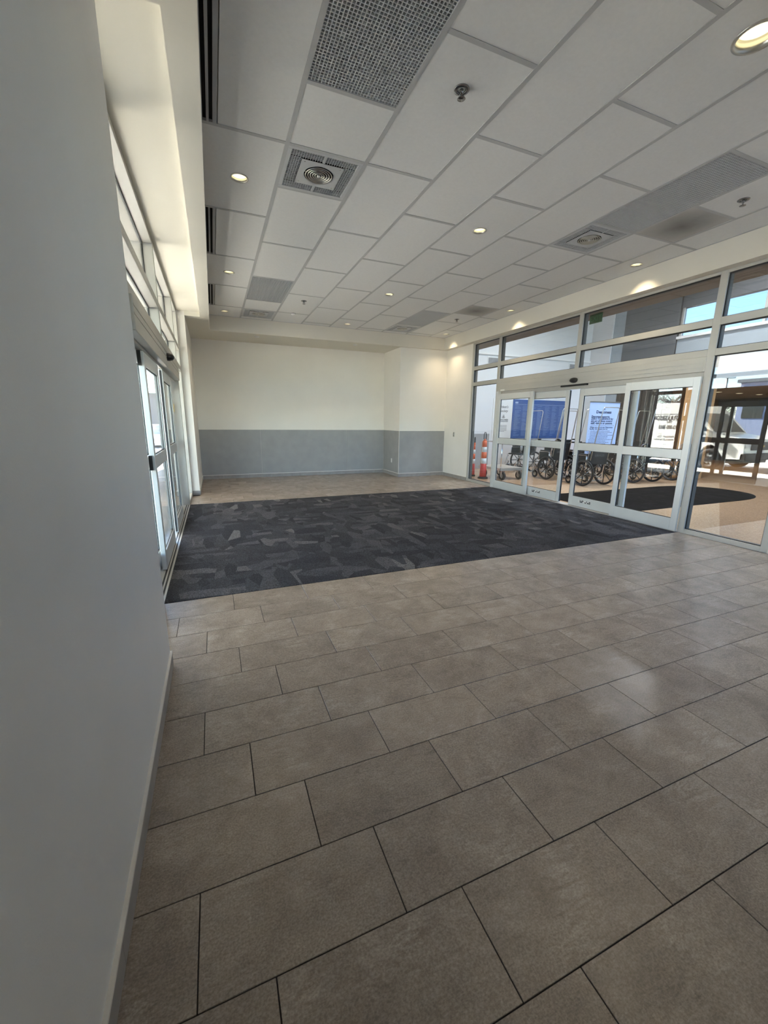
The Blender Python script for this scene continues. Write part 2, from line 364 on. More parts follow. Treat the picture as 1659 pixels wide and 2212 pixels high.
# ------------------------------------------------------------------ floor: slab, stone tiles
floor = struct(new(M['grout']).box(-0.02, 6.62, YN, YB, -0.15, -0.004).obj('floor'))
TW, TD, GAP = 0.61, 0.305, 0.0036
tile_cache = {}
def floor_tile(x0, x1, y0, y1):
    k = (round(x1-x0, 4), round(y1-y0, 4))
    if k not in tile_cache:
        w_, d_ = (x1-x0)/2, (y1-y0)/2
        tile_cache[k] = new(M['tile']).box(-w_, w_, -d_, d_, -0.010, 0.0).mesh('floor_tile', bevel=0.0012)
    o = link('floor_tile', tile_cache[k], floor, ((x0+x1)/2, (y0+y1)/2, random.uniform(-0.0004, 0.0)))
    return o
def tile_row(k, y0, y1, xs):
    a = 0.86058*TW + (k % 3)*TW/3
    edges = [a + n*TW for n in range(-5, 14)]
    for e0, e1 in zip(edges, edges[1:]):
        l, r_ = max(e0+GAP/2, xs[0]), min(e1-GAP/2, xs[1])
        if r_-l > 0.03: floor_tile(l, r_, y0+GAP/2, y1-GAP/2)
for k in range(0, 14):
    y1, y0 = -k*TD, -(k+1)*TD
    if k == 0: y1 = 0.022
    if k == 13: y0 = YN
    left = -0.02 if y0 > -1.0 else XL
    if k == 3:      # the row that the wall end cuts into
        tile_row(k, y0, y1, (XL, XR))
        floor_tile(-0.02, XL-0.001, -1.0, y1-GAP/2)
    else: tile_row(k, y0, y1, (left, XR))
for k in range(0, 12):
    y0 = 4.43+k*TD; y1 = min(y0+TD, YB)
    left = -0.02 if y1 < 5.5 else XL
    if y1-y0 > 0.02: tile_row(k+1, y0, y1, (left, XR))
# carpet
tag(new(M['carpet']).box(-0.02, 6.56, 0.024, 4.428, -0.004, 0.003).obj('carpet'), 'charcoal entrance carpet with a grey shard pattern between the two sliding doors', 'carpet')

# ------------------------------------------------------------------ walls
struct(new(M['wall_near']).box(-0.45, XL, YN-0.2, -1.0, 0, 3.95).obj('wall_left'))
struct(new(M['wall']).box(-0.45, XL, 5.46, YB, 0, 3.95).obj('wall_left.001'))
wall_back = struct(new(M['wall']).box(-0.45, 7.0, YB, YB+0.2, 0, 3.95).obj('wall_back'))
BX, BY = 5.18, 6.73
bump = struct(new(M['wall']).box(BX, 6.60, BY, YB, 0, 3.95).obj('wall_back.001'))
WX0, WX1, WZ0, WZ1 = 3.0, 6.2, 1.3, 3.1
q = new(M['wall']); q.box(-0.45, WX0, YN-0.2, YN, 0, 3.95).box(WX1, 7.0, YN-0.2, YN, 0, 3.95).box(WX0, WX1, YN-0.2, YN, 0, WZ0).box(WX0, WX1, YN-0.2, YN, WZ1, 3.95); struct(q.obj('wall_near'))
fill_win = struct(link('fill_window', None))  # unseen window, added to light the near wall and floor
for k in range(3): x_ = WX0+k*(WX1-WX0-0.07)/2; new(M['alum']).box(x_, x_+0.07, YN-0.14, YN-0.02, WZ0, WZ1).obj('mullion', fill_win)
for z_ in (WZ0, WZ1-0.07): new(M['alum']).box(WX0, WX1, YN-0.14, YN-0.02, z_, z_+0.07).obj('transom', fill_win)
new(M['glass']).box(WX0, WX1, YN-0.09, YN-0.083, WZ0, WZ1).obj('glass_pane', fill_win)
wall_right = struct(new(M['wall']).box(XR, XR+0.14, 5.50, YB, 0, 5.8).obj('wall_right'))
struct(new(M['wall']).box(XR, XR+0.14, YN, -1.03, 0, 5.8).obj('wall_right.001'))
struct(new(M['wall']).box(XR, XR+0.14, -1.03, 5.50, ZS, 5.8).obj('wall_right.002'))
struct(new(M['stucco']).box(-0.30, -0.02, -1.0, 5.46, 3.51, 3.95).obj('wall_left.002'))
# grey wainscot panels
DZ = 1.267
def panels(parent, faces):
    for (x0, x1, y0, y1) in faces: new(M['dado']).box(x0, x1, y0, y1, 0.10, DZ).obj('wall_panel', parent, bevel=0.0012)
def split(a, b, cuts): 
    e = [a]+cuts+[b]; return [(p+0.0015, q-0.0015) for p, q in zip(e, e[1:])]
panels(wall_back, [(a, b, YB-0.006, YB) for a, b in split(XL, BX-0.006, [1.62, 4.02])])
panels(bump, [(BX-0.006, BX, BY-0.006, YB-0.006), (BX+0.001, XR-0.001, BY-0.006, BY)])
for (x0, x1, y0, y1) in [(XL, BX-0.006, YB-0.008, YB), (BX-0.008, BX, BY-0.008, YB-0.008), (BX-0.008, XR-0.001, BY-0.008, BY)]:
    new(M['bead']).box(x0, x1, y0, y1, DZ, DZ+0.006).obj('cap_bead', wall_back if x0 == XL else bump)
new(M['bead']).box(BX-0.009, BX+0.001, BY-0.009, BY+0.001, 0.10, DZ).obj('corner_bead', bump)
# tiled baseboards
def base_run(name, axis, fixed, a, b, out, first):
    root = struct(link(name, None))
    pos = a
    L = first
    while pos < b-0.01:
        e = min(pos+L, b)
        lo, hi = pos+0.001, e-0.001
        if axis == 'y': bm = new(M['base']).box(fixed, fixed+out, lo, hi, 0.0, 0.092)
        else: bm = new(M['base']).box(lo, hi, fixed, fixed+out, 0.0, 0.092)
        bm.obj('base_tile', root, bevel=0.001)
        pos = e; L = TW
    q = new(M['bead'])
    if axis == 'y': q.box(fixed, fixed+out*1.15, a, b, 0.092, 0.103)
    else: q.box(a, b, fixed, fixed+out*1.15, 0.092, 0.103)
    q.obj('edge_strip', root)
    return root
base_run('baseboard_left', 'y', XL, YN, -1.0, 0.011, 0.42)
base_run('baseboard_left.001', 'y', XL, 5.45, YB-0.02, 0.011, 0.30)
base_run('baseboard_left.002', 'x', 5.46, -0.02, XL+0.011, -0.011, 0.3)
base_run('baseboard_back', 'x', YB-0.006, XL+0.012, BX-0.02, -0.011, 0.50)
base_run('baseboard_back.001', 'y', BX-0.006, BY-0.02, YB-0.02, -0.011, 0.45)
base_run('baseboard_back.002', 'x', BY-0.006, BX-0.017, XR-0.012, -0.011, 0.40)
base_run('baseboard_right', 'y', XR, 5.50, BY-0.02, -0.011, 0.50)
base_run('baseboard_left.003', 'x', -1.0, -0.02, XL+0.011, 0.011, 0.3)
# ------------------------------------------------------------------ ceiling
ceil = struct(new(M['soffit']).box(-0.45, 7.0, YN-0.2, YB+0.2, 3.80, 3.95).obj('ceiling'))
SX0, SX1, SY1, SY0 = 0.55, 6.45, 6.65, -2.15
bulk = lambda *a: new(M['soffit']).box(*a).obj('bulkhead', ceil)
bulk(0.387, SX0, YN, YB, ZS, 3.80)                 # strip beside the window pocket
bulk(-0.02, 0.387, -1.0, 5.46, 3.51, 3.80)         # window pocket lid
bulk(XL, 0.387, 5.46, YB, ZS, 3.80)
bulk(XL, 0.387, YN, -1.0, ZS, 3.80)
bulk(SX0, SX1, SY1, YB, ZS, 3.80)
bulk(SX1, XR, YN, YB, ZS, 3.80)
bulk(SX0, SX1, YN, SY0, ZS, 3.80)
GX = [SX0, 1.205, 1.885, 2.56, 3.235, 3.91, 4.595, 5.27, 5.96, SX1]
EV = [SY0, -1.07, 0.30, 1.66, 3.025, 4.39, 5.76, SY1]      # one stagger of cross joints
OD = [SY0, -1.745, -0.385, 0.975, 2.345, 3.71, 5.07, 6.42, SY1]
rows = [EV, [SY0, -1.745, -0.385, 0.30, 0.975, 2.345, 3.71, 5.07, 5.79, 6.46, SY1], EV, OD, EV, OD,
        [SY0, -1.07, 0.29, 0.965, 1.65, 3.01, 4.39, 5.70, 5.79, 6.46, SY1], [SY0, -1.07, -0.39, 0.285, 0.975, 2.32, 3.68, 4.31, 5.07, 6.42, SY1], EV]
SKIP = {(1, -1.745), (1, 0.30), (1, 3.71), (1, 5.79), (6, -1.07), (6, 0.29), (6, 4.39), (6, 5.79)}
STAIN = {(7, -0.39), (7, 3.68)}
HOLES = {(0, 0.30): (0.87, 0.975), (0, 3.025): (0.87, 3.69), (0, 5.76): (0.87, 6.2), (4, 0.30): (3.56, 0.975), (4, 3.025): (3.56, 3.70),
         (4, 5.76): (3.56, 6.22), (8, 0.30): (6.225, 0.965), (8, 3.025): (6.225, 3.68), (8, 5.76): (6.225, 6.2), (4, SY0): (3.58, -1.74)}
TB = 0.017      # half width of a tee bar
ct_cache = {}
for c, ys in enumerate(rows):
    x0, x1 = GX[c]+TB, GX[c+1]-TB
    if c == 0: x0 = GX[0]+0.115 if False else GX[0]
    for y0, y1 in zip(ys, ys[1:]):
        if (c, y0) in SKIP: continue
        a, b = y0+TB, y1-TB
        if b-a < 0.02: continue
        lx0 = x0
        if c == 0 and y0 in (-1.07, 1.66, 4.39): lx0 = GX[0]+0.125     # the slot diffuser takes the strip by the soffit
        if c == 0 and y0 == SY0: lx0 = GX[0]+0.125
        if (c, y0) in HOLES:                        # tile cut round a downlight
            hx, hy = HOLES[(c, y0)]; cx_, cy_ = (lx0+x1)/2, (a+b)/2
            q = new(M['ctile']); R = 0.119 if c == 4 and y0 == SY0 else 0.082; K = 32
            ring = [(hx+R*math.cos(2*PI*i/K), hy+R*math.sin(2*PI*i/K)) for i in range(K)]
            def onrect(t):
                dx, dy = math.cos(t), math.sin(t)
                s = min([((x1-hx)/dx if dx > 0 else (lx0-hx)/dx) if abs(dx) > 1e-9 else 1e9, ((b-hy)/dy if dy > 0 else (a-hy)/dy) if abs(dy) > 1e-9 else 1e9])
                return (hx+dx*s, hy+dy*s)
            ang = sorted([2*PI*i/K for i in range(K)] + [math.atan2(yy-hy, xx-hx) % (2*PI) for xx in (lx0, x1) for yy in (a, b)])
            for t0, t1 in zip(ang, ang[1:]+[ang[0]+2*PI]):
                p0, p1 = onrect(t0), onrect(t1)
                i0, i1 = (hx+R*math.cos(t0), hy+R*math.sin(t0)), (hx+R*math.cos(t1), hy+R*math.sin(t1))
                q.poly([(*p0, ZC), (*p1, ZC), (*i1, ZC), (*i0, ZC)])
                q.poly([(*i0, ZC), (*i1, ZC), (*i1, ZC+0.02), (*i0, ZC+0.02)])
            bmesh.ops.remove_doubles(q.b, verts=q.b.verts, dist=1e-5)
            q.obj('ceiling_tile', ceil)
            continue
        mat = M['stain'] if (c, y0) in STAIN else M['ctile']
        k = (round(x1-lx0, 3), round(b-a, 3), mat.name)
        if k not in ct_cache: ct_cache[k] = new(mat).box(-(x1-lx0)/2, (x1-lx0)/2, -(b-a)/2, (b-a)/2, 0, 0.02).mesh('ceiling_tile')
        link('ceiling_tile', ct_cache[k], ceil, ((x0+x1)/2 if lx0 == x0 else (lx0+x1)/2, (a+b)/2, ZC))
for x in GX[1:-1]: new(M['tee']).box(x-TB, x+TB, SY0, SY1, ZC-0.004, ZC+0.02).obj('tee_bar', ceil)
for c, ys in enumerate(rows):
    for y in ys[1:-1]: new(M['tee']).box(GX[c]+(TB if c else 0), GX[c+1]-(TB if c < 8 else 0), y-TB, y+TB, ZC-0.0035, ZC+0.02).obj('tee_bar', ceil)
for (x0, x1, y0, y1) in [(SX0, SX1, SY1-0.02, SY1), (SX1-0.02, SX1, SY0, SY1), (SX0, SX0+0.005, SY0, SY1)]:
    new(M['tee']).box(x0, x1, y0, y1, ZC-0.003, ZC+0.02).obj('wall_angle', ceil)

# ------------------------------------------------------------------ storefronts
def storefront(name, side):
    """Aluminium frame: side 'right' has its face at x=6.60, 'left' at x=-0.02; y runs alike in both."""
    root = struct(link(name, None))
    if side == 'right': xf, xb, gx = 6.60, 6.72, 6.632
    else: xf, xb, gx = -0.02, -0.14, -0.128
    top = ZS if side == 'right' else 3.51
    y_end = 5.50 if side == 'right' else 5.46
    y_beg = -1.03 if side == 'right' else -1.0
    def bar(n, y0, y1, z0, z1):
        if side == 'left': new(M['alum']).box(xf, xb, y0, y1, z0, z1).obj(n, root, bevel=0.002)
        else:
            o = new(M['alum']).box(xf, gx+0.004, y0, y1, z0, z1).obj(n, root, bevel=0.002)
            new(M['alum_shaded']).box(gx+0.004, xb, y0, y1, z0, z1).obj('shaded_back_half', o)  # lobby half of the same bar, its shade put into the colour
    vert = [(y_beg, y_beg+0.075, 0.0, top), (-0.05, 0.04, 0.0, top), (2.16, 2.245, 2.495, top), (4.39, 4.475, 0.0, top), (y_end-0.08, y_end, 0.0, top)]
    for a in vert: bar('mullion', *a)
    bays = [(y_beg+0.075, -0.05), (0.04, 2.16), (2.245, 4.39), (4.475, y_end-0.08)]
    for i, (a, b) in enumerate(bays):
        bar('transom', a, b, top-0.035 if side == 'right' else top-0.05, top)
        bar('transom', a, b, 2.785, 2.875)
        levels = [(2.495, 2.785), (2.875, top-0.035 if side == 'right' else top-0.05)]
        if i in (0, 3):
            bar('transom', a, b, 2.41, 2.495); bar('sill', a, b, 0.0, 0.065); levels.append((0.065, 2.41))
        for z0, z1 in levels:
            s = 1 if side == 'right' else -1
            new(M['glass']).box(gx, gx+0.007*s, a, b, z0, z1).obj('glass_pane', root)
            g = new(M['gasket'])
            for q in ((a, a+0.012, z0, z1), (b-0.012, b, z0, z1)): g.box(gx-0.010*s, gx-0.001*s, q[0], q[1], q[2], q[3])
            for q in ((a+0.012, b-0.012, z0, z0+0.008), (a+0.012, b-0.012, z1-0.012, z1)): g.box(gx-0.010*s, gx-0.001*s, q[0], q[1], q[2], q[3])
            g.obj('gasket', root)
    bar('transom', 0.04, 4.39, 2.41, 2.495)
    return root
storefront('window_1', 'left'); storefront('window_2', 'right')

def door_leaf(root, name, xc, y0, y1, z0, z1, label=None):
    """Stile-and-rail aluminium leaf with mid rail and two panes; centred on x = xc."""
    d = 0.022
    st, br, tr, mr = 0.105, 0.175, 0.125, (1.045, 1.175)
    q = new(M['alum_door'])
    q.box(xc-d, xc+d, y0, y0+st*0.82, z0, z1).box(xc-d, xc+d, y1-st*0.82, y1, z0, z1)
    a, b = y0+st*0.82, y1-st*0.82
    q.box(xc-d, xc+d, a, b, z0, z0+br).box(xc-d, xc+d, a, b, z1-tr, z1).box(xc-d, xc+d, a, b, *mr)
    f = q.obj(name, root, bevel=0.003)
    if label: f['label'] = label
    for za, zb in ((z0+br, mr[0]), (mr[1], z1-tr)):
        new(M['glass']).box(xc-0.004, xc+0.004, a, b, za, zb).obj('glass_pane', f)
        for xs in (-1, 1):
            g = new(M['gasket']); X0, X1 = sorted((xc+xs*0.005, xc+xs*0.009))
            for r_ in ((a, a+0.007, za, zb), (b-0.007, b, za, zb), (a+0.007, b-0.007, za, za+0.007), (a+0.007, b-0.007, zb-0.007, zb)): g.box(X0, X1, *r_)
            g.obj('gasket', f)
    return f
def sensor(root, x, y, z, s):
    q = new(M['black']).lathe([(0.075, 0), (0.075, 0.025), (0.06, 0.06), (0.03, 0.078), (0.0, 0.082)], (0, 0, 0), 20, 'X')
    for v in q.b.verts: v.co.x *= s; v.co.z = v.co.z*0.62
    o = q.obj('motion_sensor', root, loc=(x, y, z)); return o
def door_set(name, side):
    root = struct(link(name, None))
    s = 1 if side == 'right' else -1                     # direction away from the vestibule
    X = 6.575 if side == 'right' else -0.155             # fixed panels
    XS = 6.655 if side == 'right' else -0.092            # sliding leaves
    if side == 'right': h0, h1 = 6.596, 6.74
    else: h0, h1 = 0.0, -0.22
    hd = new(M['alum']).box(h0, h1, 0.04, 4.39, 2.215 if side == 'right' else 2.16, 2.41)
    hd.obj('header_box', root, bevel=0.006)
    for z in (2.275, 2.335): new(M['alum']).box(h0-0.004*s, h0, 0.04, 4.39, z, z+0.012).obj('header_rib', root)
    new(M['plate']).box(h0-0.007*s, h0, 4.16, 4.30, 2.225, 2.255).obj('maker_plate', root)
    sensor(root, h0, 2.21 if side == 'right' else 2.42, 2.285, -s)
    fl = 2.155
    door_leaf(root, 'fixed_panel', X, 0.04, 1.13, 0.012, fl); door_leaf(root, 'fixed_panel', X, 3.19, 4.315, 0.012, fl)
    for a, b in ((4.315, 4.39),):
        new(M['alum_door']).box(X-0.03, X+0.05*s, a, b, 0.0, fl+0.06).obj('jamb', root, bevel=0.002)
    if side == 'right': la, lb = (0.965, 2.085), (2.325, 3.42)
    else: la, lb = (0.86, 1.955), (2.39, 3.47)
    A = door_leaf(root, 'sliding_leaf', XS, la[0], la[1], 0.018, 2.13); B = door_leaf(root, 'sliding_leaf', XS, lb[0], lb[1], 0.018, 2.13)
    for L, ye in ((A, la[1]), (B, lb[0])):
        q = new(M['gasket']); q.box(XS-0.012, XS+0.012, ye, ye+(0.012 if L is A else -0.012), 0.03, 2.12); q.obj('edge_seal', L)
    if side == 'right':
        for L, yc in ((A, 1.72), (B, 2.97)):             # black and white safety decals on the bottom rails
            q = new(M['plate']).box(XS-0.0225, XS-0.0232, yc-0.14, yc+0.14, 0.095, 0.145); q.obj('safety_decal', L)
            k = new(M['ink']); rnd = random.Random(3)
            yy = yc-0.135
            while yy < yc+0.13:
                wd = rnd.uniform(0.008, 0.022)
                for zz in (0.098, 0.121):
                    if rnd.random() < 0.62: k.box(XS-0.0236, XS-0.0233, yy, yy+wd, zz, zz+0.021)
                yy += wd+rnd.uniform(0.001, 0.005)
            k.obj('decal_print', L)
        new(M['black']).box(h0+0.005, XS+0.03, 1.93, 2.53, 2.185, 2.215).obj('track_cover', root)
        q = new(M['chrome']).lathe([(0.012, 0), (0.012, 0.012), (0, 0.014)], (XS-0.022, 2.04, 0.95), 12, 'X')
        for v in q.b.verts: v.co.x = 2*(XS-0.022)-v.co.x
        q.obj('lock_cylinder', A)
    else:
        new(M['yellow']).box(-0.1249, -0.1242, 4.322, 4.384, 1.64, 1.77).obj('yellow_sticker', root)
        for z0, z1 in ((1.04, 1.18), (2.0, 2.13)): new(M['black']).box(XS-0.03, XS+0.0, 0.835, 0.858, z0, z1).obj('edge_pad', A)
        for x_ in (-0.15, -0.075, -0.045): new(M['gasket']).box(x_-0.008, x_+0.008, 0.05, 4.38, 0.008, 0.0088).obj('threshold_groove', root)
    new(M['alum']).box((6.56 if side == 'right' else -0.02), (6.73 if side == 'right' else -0.21), 0.04, 4.39, -0.005, 0.008).obj('threshold', root)
    new(M['alum']).box(XS-0.02, XS+0.02, 0.04, 4.39, 2.135, 2.16 if side == 'left' else 2.215).obj('door_track', root)
    return root
door_set('door_1', 'left'); door_set('door_2', 'right')

# ------------------------------------------------------------------ ceiling fittings
def place_light(name, loc, size, power, color, spread=120):
    l = bpy.data.lights.new(name, 'AREA'); l.shape = 'DISK'; l.size = size; l.energy = power; l.color = color; l.spread = math.radians(spread)
    return link(name, l, None, loc)
WARM = (1.0, 0.80, 0.52)
def downlight(label, x, y, z=ZC, power=2.6, r=0.078, deep=0.024):
    t = thing('downlight', label, 'light', (x, y, z), 0, 'recessed ceiling downlights')
    new(M['steel']).lathe([(r*1.06, -0.001), (r*1.06, -0.006), (r*0.90, -0.006), (r*0.86, deep+0.006), (r*1.0, deep+0.006)], (0, 0, 0), 32, close=True).obj('trim_ring', t)
    new(M['lamp']).lathe([(r*0.86, deep), (r*0.86, deep+0.004)], (0, 0, 0), 32).obj('diffuser', t)
    l = place_light('lamp', (x, y, z-0.012), 0.12, power, WARM, 100); l.parent = t; l.location = (0, 0, -0.012)
    return t
rowname = ['', 'third row from the far end', 'second row from the far end', 'far row by the back wall']
for (x, y, lab) in [
    (0.87, 0.975, 'large round recessed downlight in the leftmost ceiling column, left of the near heater'),
    (0.87, 3.69, 'recessed downlight in the leftmost ceiling column, between two black slot vents'),
    (0.87, 6.20, 'recessed downlight in the far left ceiling corner beside a small heater'),
    (3.56, 0.975, 'recessed downlight near the middle of the ceiling, bright in a plain white tile'),
    (3.56, 3.70, 'recessed downlight in the middle column, second nearest of that line to the back wall'),
    (3.56, 6.22, 'recessed downlight of the middle column nearest the back wall'),
    (6.225, 0.965, 'recessed downlight beside the right bulkhead with a warm glow over the sliding doors'),
    (6.225, 3.68, 'recessed downlight beside the right bulkhead, middle one of that line'),
    (6.225, 6.20, 'recessed downlight in the far right ceiling corner glowing on the bulkhead')]:
    downlight(lab, x, y)
t = downlight('big recessed downlight cut off by the upper right corner of the photo', 3.58, -1.74, r=0.115, deep=0.055)
for (x, lab) in [(1.57, 'small white ceiling disc under the back soffit, left one'), (3.99, 'small white ceiling disc under the back soffit, right one')]:
    t = thing('soffit_light', lab, 'light', (x, 6.95, ZS))
    new(M['white']).lathe([(0.055, 0), (0.055, -0.006), (0.045, -0.012), (0.0, -0.013)], (0, 0, 0), 20).obj('cover', t)
def sprinkler(x, y, label):
    t = thing('sprinkler', label, 'sprinkler', (x, y, ZC), 0.4, 'chrome ceiling sprinklers'); t.scale = (1.1, 1.1, 0.62)
    new(M['dark_chrome']).lathe([(0.048, -0.0005), (0.047, -0.010), (0.030, -0.016), (0.022, -0.004)], (0, 0, 0), 24, close=True).obj('escutcheon', t)
    q = new(M['dark_chrome']).lathe([(0.012, 0), (0.012, -0.03), (0.009, -0.034), (0.009, -0.046)], (0, 0, 0), 14)
    for s in (-1, 1): q.tube([(s*0.010, 0, -0.03), (s*0.019, 0, -0.05), (s*0.012, 0, -0.074), (0, 0, -0.084)], 0.004, 6)
    q.obj('nozzle', t)
    q = new(M['dark_chrome']).lathe([(0.0, -0.084), (0.025, -0.085), (0.026, -0.088), (0.0, -0.089)], (0, 0, 0), 20); q.obj('deflector', t)
sprinkler(2.21, -0.73, 'chrome pendent sprinkler on a white tile, right of the big mesh grille')
sprinkler(5.58, -0.66, 'chrome sprinkler at the right, beyond a soot-stained ceiling tile')
sprinkler(2.24, 4.75, 'chrome sprinkler in the far left part of the ceiling, right of a grey mesh panel')
sprinkler(5.63, 4.75, 'chrome sprinkler in the far right part of the ceiling near a stained tile')
t = thing('smoke_detector', 'small white round detector on a tile in the far left of the ceiling', 'detector', (2.22, 5.76, ZC))
new(M['white']).lathe([(0.05, 0), (0.05, -0.02), (0.036, -0.04), (0, -0.042)], (0, 0, 0), 20).obj('housing', t)
new(M['hole']).lathe([(0.0515, -0.006), (0.0515, -0.012)], (0, 0, 0), 20).obj('vent_ring', t)

def heater(x, y, label):
    t = thing('ceiling_heater', label, 'heater', (x, y, ZC), 0, 'square ceiling heaters')
    H = 0.325; z = -0.004
    q = new(M['heater'])
    for (a, b, c, d) in [(-H, H, H-0.035, H), (-H, H, -H, -H+0.035), (-H, -H+0.035, -H+0.035, H-0.035), (H-0.035, H, -H+0.035, H-0.035)]: q.box(a, b, c, d, z, z+0.03)
    q.obj('outer_frame', t, bevel=0.002)
    new(M['hole']).box(-H+0.03, H-0.03, -H+0.03, H-0.03, 0.022, 0.03).obj('dark_backing', t)
    q = new(M['heater']); i0, i1 = 0.19, H-0.035
    n = 27; step = 2*i1/n
    for k in range(n+1):                                  # perforated louvre border round the centre plate
        p = -i1+k*step
        for sgn in (-1, 1): q.box(p-0.0022, p+0.0022, sgn*i0, sgn*i1, z+0.004, z+0.009)
        if abs(p) < i0:
            for sgn in (-1, 1): q.box(sgn*i0, sgn*i1, p-0.0026, p+0.0026, z+0.004, z+0.009)
    for k in range(1, 5):
        p = i0+(i1-i0)*k/5
        for sgn in (-1, 1):
            q.box(-i1, i1, sgn*p-0.0022, sgn*p+0.0022, z+0.004, z+0.009)
            q.box(sgn*p-0.0022, sgn*p+0.0022, -i0, i0, z+0.004, z+0.009)
    for sgn in (-1, 1): q.box(-0.008, 0.008, sgn*i0, sgn*i1, z+0.002, z+0.010)
    o = q.obj('perforated_grid', t); o['kind'] = 'stuff'
    q = new(M['heater']); K = 40; R = 0.135             # centre plate with a round opening
    for k in range(K):
        t0, t1 = 2*PI*k/K, 2*PI*(k+1)/K
        sq = lambda a: (i0*math.cos(a)/max(abs(math.cos(a)), abs(math.sin(a))), i0*math.sin(a)/max(abs(math.cos(a)), abs(math.sin(a))))
        o0, o1 = sq(t0), sq(t1)
        q.poly([(*o0, z), (*o1, z), (R*math.cos(t1), R*math.sin(t1), z), (R*math.cos(t0), R*math.sin(t0), z)])
        q.poly([(R*math.cos(t0), R*math.sin(t0), z), (R*math.cos(t1), R*math.sin(t1), z), (R*math.cos(t1), R*math.sin(t1), z+0.02), (R*math.cos(t0), R*math.sin(t0), z+0.02)])
    q.obj('centre_plate', t)
    for r_ in (0.122, 0.100, 0.078, 0.056, 0.036):
        new(M['steel']).lathe([(r_-0.009, z-0.004), (r_+0.001, z-0.010), (r_+0.004, z-0.002), (r_-0.004, z+0.006)], (0, 0, 0), 36, close=True).obj('air_ring', t)
    new(M['white']).lathe([(0.016, z), (0.016, z-0.012), (0, z-0.014)], (0, 0, 0), 16).obj('hub', t)
    for ang in (0, PI/2, PI, 1.5*PI): new(M['steel']).box(0.018, 0.134, -0.003, 0.003, z+0.002, z+0.006, Matrix.Rotation(ang+0.1, 4, 'Z')).obj('spoke', t)
    for sx in (-1, 1):
        for sy in (-1, 1): new(M['steel']).lathe([(0.006, z), (0.006, z-0.003), (0, z-0.004)], (sx*0.16, sy*0.16, 0), 8).obj('screw', t)
    return t
h0 = heater(1.545, 0.638, 'square grey ceiling heater with round grille, nearest one, left of centre')
dup(h0, (4.93, 0.628, ZC), 0, 'square grey ceiling heater with round grille at the right, touching a long mesh panel')
dup(h0, (1.545, 6.125, ZC), 0, 'small far square ceiling heater in the back left part of the ceiling')
dup(h0, (4.93, 6.125, ZC), 0, 'small far square ceiling heater in the back right part of the ceiling')
def mesh_grille(x0, x1, y0, y1, label, pitch=0.0225):
    t = thing('ceiling_grille', label, 'grille', ((x0+x1)/2, (y0+y1)/2, ZC), 0, 'egg-crate return grilles')
    w_, d_ = (x1-x0)/2-TB, (y1-y0)/2-TB
    new(M['duct']).box(-w_, w_, -d_, d_, 0.03, 0.035).obj('dark_backing', t)
    q = new(M['heater']); nx = int(2*w_/pitch); ny = int(2*d_/pitch)
    for i in range(nx+1): p = -w_+i*2*w_/nx; q.box(p-0.0030, p+0.0030, -d_, d_, 0.0, 0.013)
    for j in range(ny+1): p = -d_+j*2*d_/ny; q.box(-w_, w_, p-0.0030, p+0.0030, 0.0005, 0.0125)
    o = q.obj('egg_crate', t); o['kind'] = 'stuff'
mesh_grille(1.205, 1.885, -1.745, -0.385, 'big grey egg-crate ceiling grille at the top of the photo')
mesh_grille(4.595, 5.27, -1.07, 0.29, 'long grey mesh ceiling grille at the right, behind a heater')
mesh_grille(1.205, 1.885, 3.71, 5.07, 'grey mesh ceiling grille in the far left, before a small heater')
mesh_grille(4.595, 5.27, 4.39, 5.70, 'grey mesh ceiling grille in the far right, before a small heater')
def slot_vent(y0, y1, label):
    t = thing('slot_diffuser', label, 'vent', (SX0, (y0+y1)/2, ZC), 0, 'twin slot air vents by the left bulkhead')
    h = (y1-y0)/2-0.012
    for x0, x1 in ((0.002, 0.018), (0.044, 0.062), (0.088, 0.118)): new(M['slot']).box(x0, x1, -h, h, -0.004, 0.001).obj('slot_bar', t)
    for x0, x1 in ((0.018, 0.044), (0.062, 0.088)): new(M['hole']).box(x0, x1, -h, h, 0.016, 0.02).obj('slot', t)
    for s in (-1, 1): new(M['slot']).box(0.006, 0.122, s*h-0.004, s*h+0.004, -0.003, 0.02).obj('end_cap', t)
slot_vent(-1.07, 0.30, 'long black twin slot air vent along the left bulkhead, nearest one, at the top edge')
slot_vent(1.66, 3.025, 'black twin slot air vent by the left bulkhead, middle one')
slot_vent(4.39, 5.76, 'short-looking black twin slot air vent by the left bulkhead, farthest one')
slot_vent(SY0, -1.10, 'black twin slot air vent by the left bulkhead, out at the top of the photo')

# wall fittings
t = thing('wall_outlet', 'white electrical outlet low on the grey side of the wall projection', 'outlet', (BX-0.006, 7.22, 0.42))
new(M['plate']).box(-0.006, 0, -0.036, 0.036, -0.058, 0.058).obj('cover_plate', t, bevel=0.002)
for z in (-0.022, 0.022): new(M['white']).box(-0.008, -0.006, -0.017, 0.017, z-0.015, z+0.015).obj('socket', t)
t = thing('wall_switch', 'small grey switch plate on the white wall left of the right glass front', 'switch', (XR, 6.21, 1.19))
new(M['steel']).box(-0.006, 0, -0.036, 0.036, -0.058, 0.058).obj('cover_plate', t, bevel=0.002)
new(M['white']).box(-0.010, -0.006, -0.010, 0.010, -0.018, 0.018).obj('toggle', t)

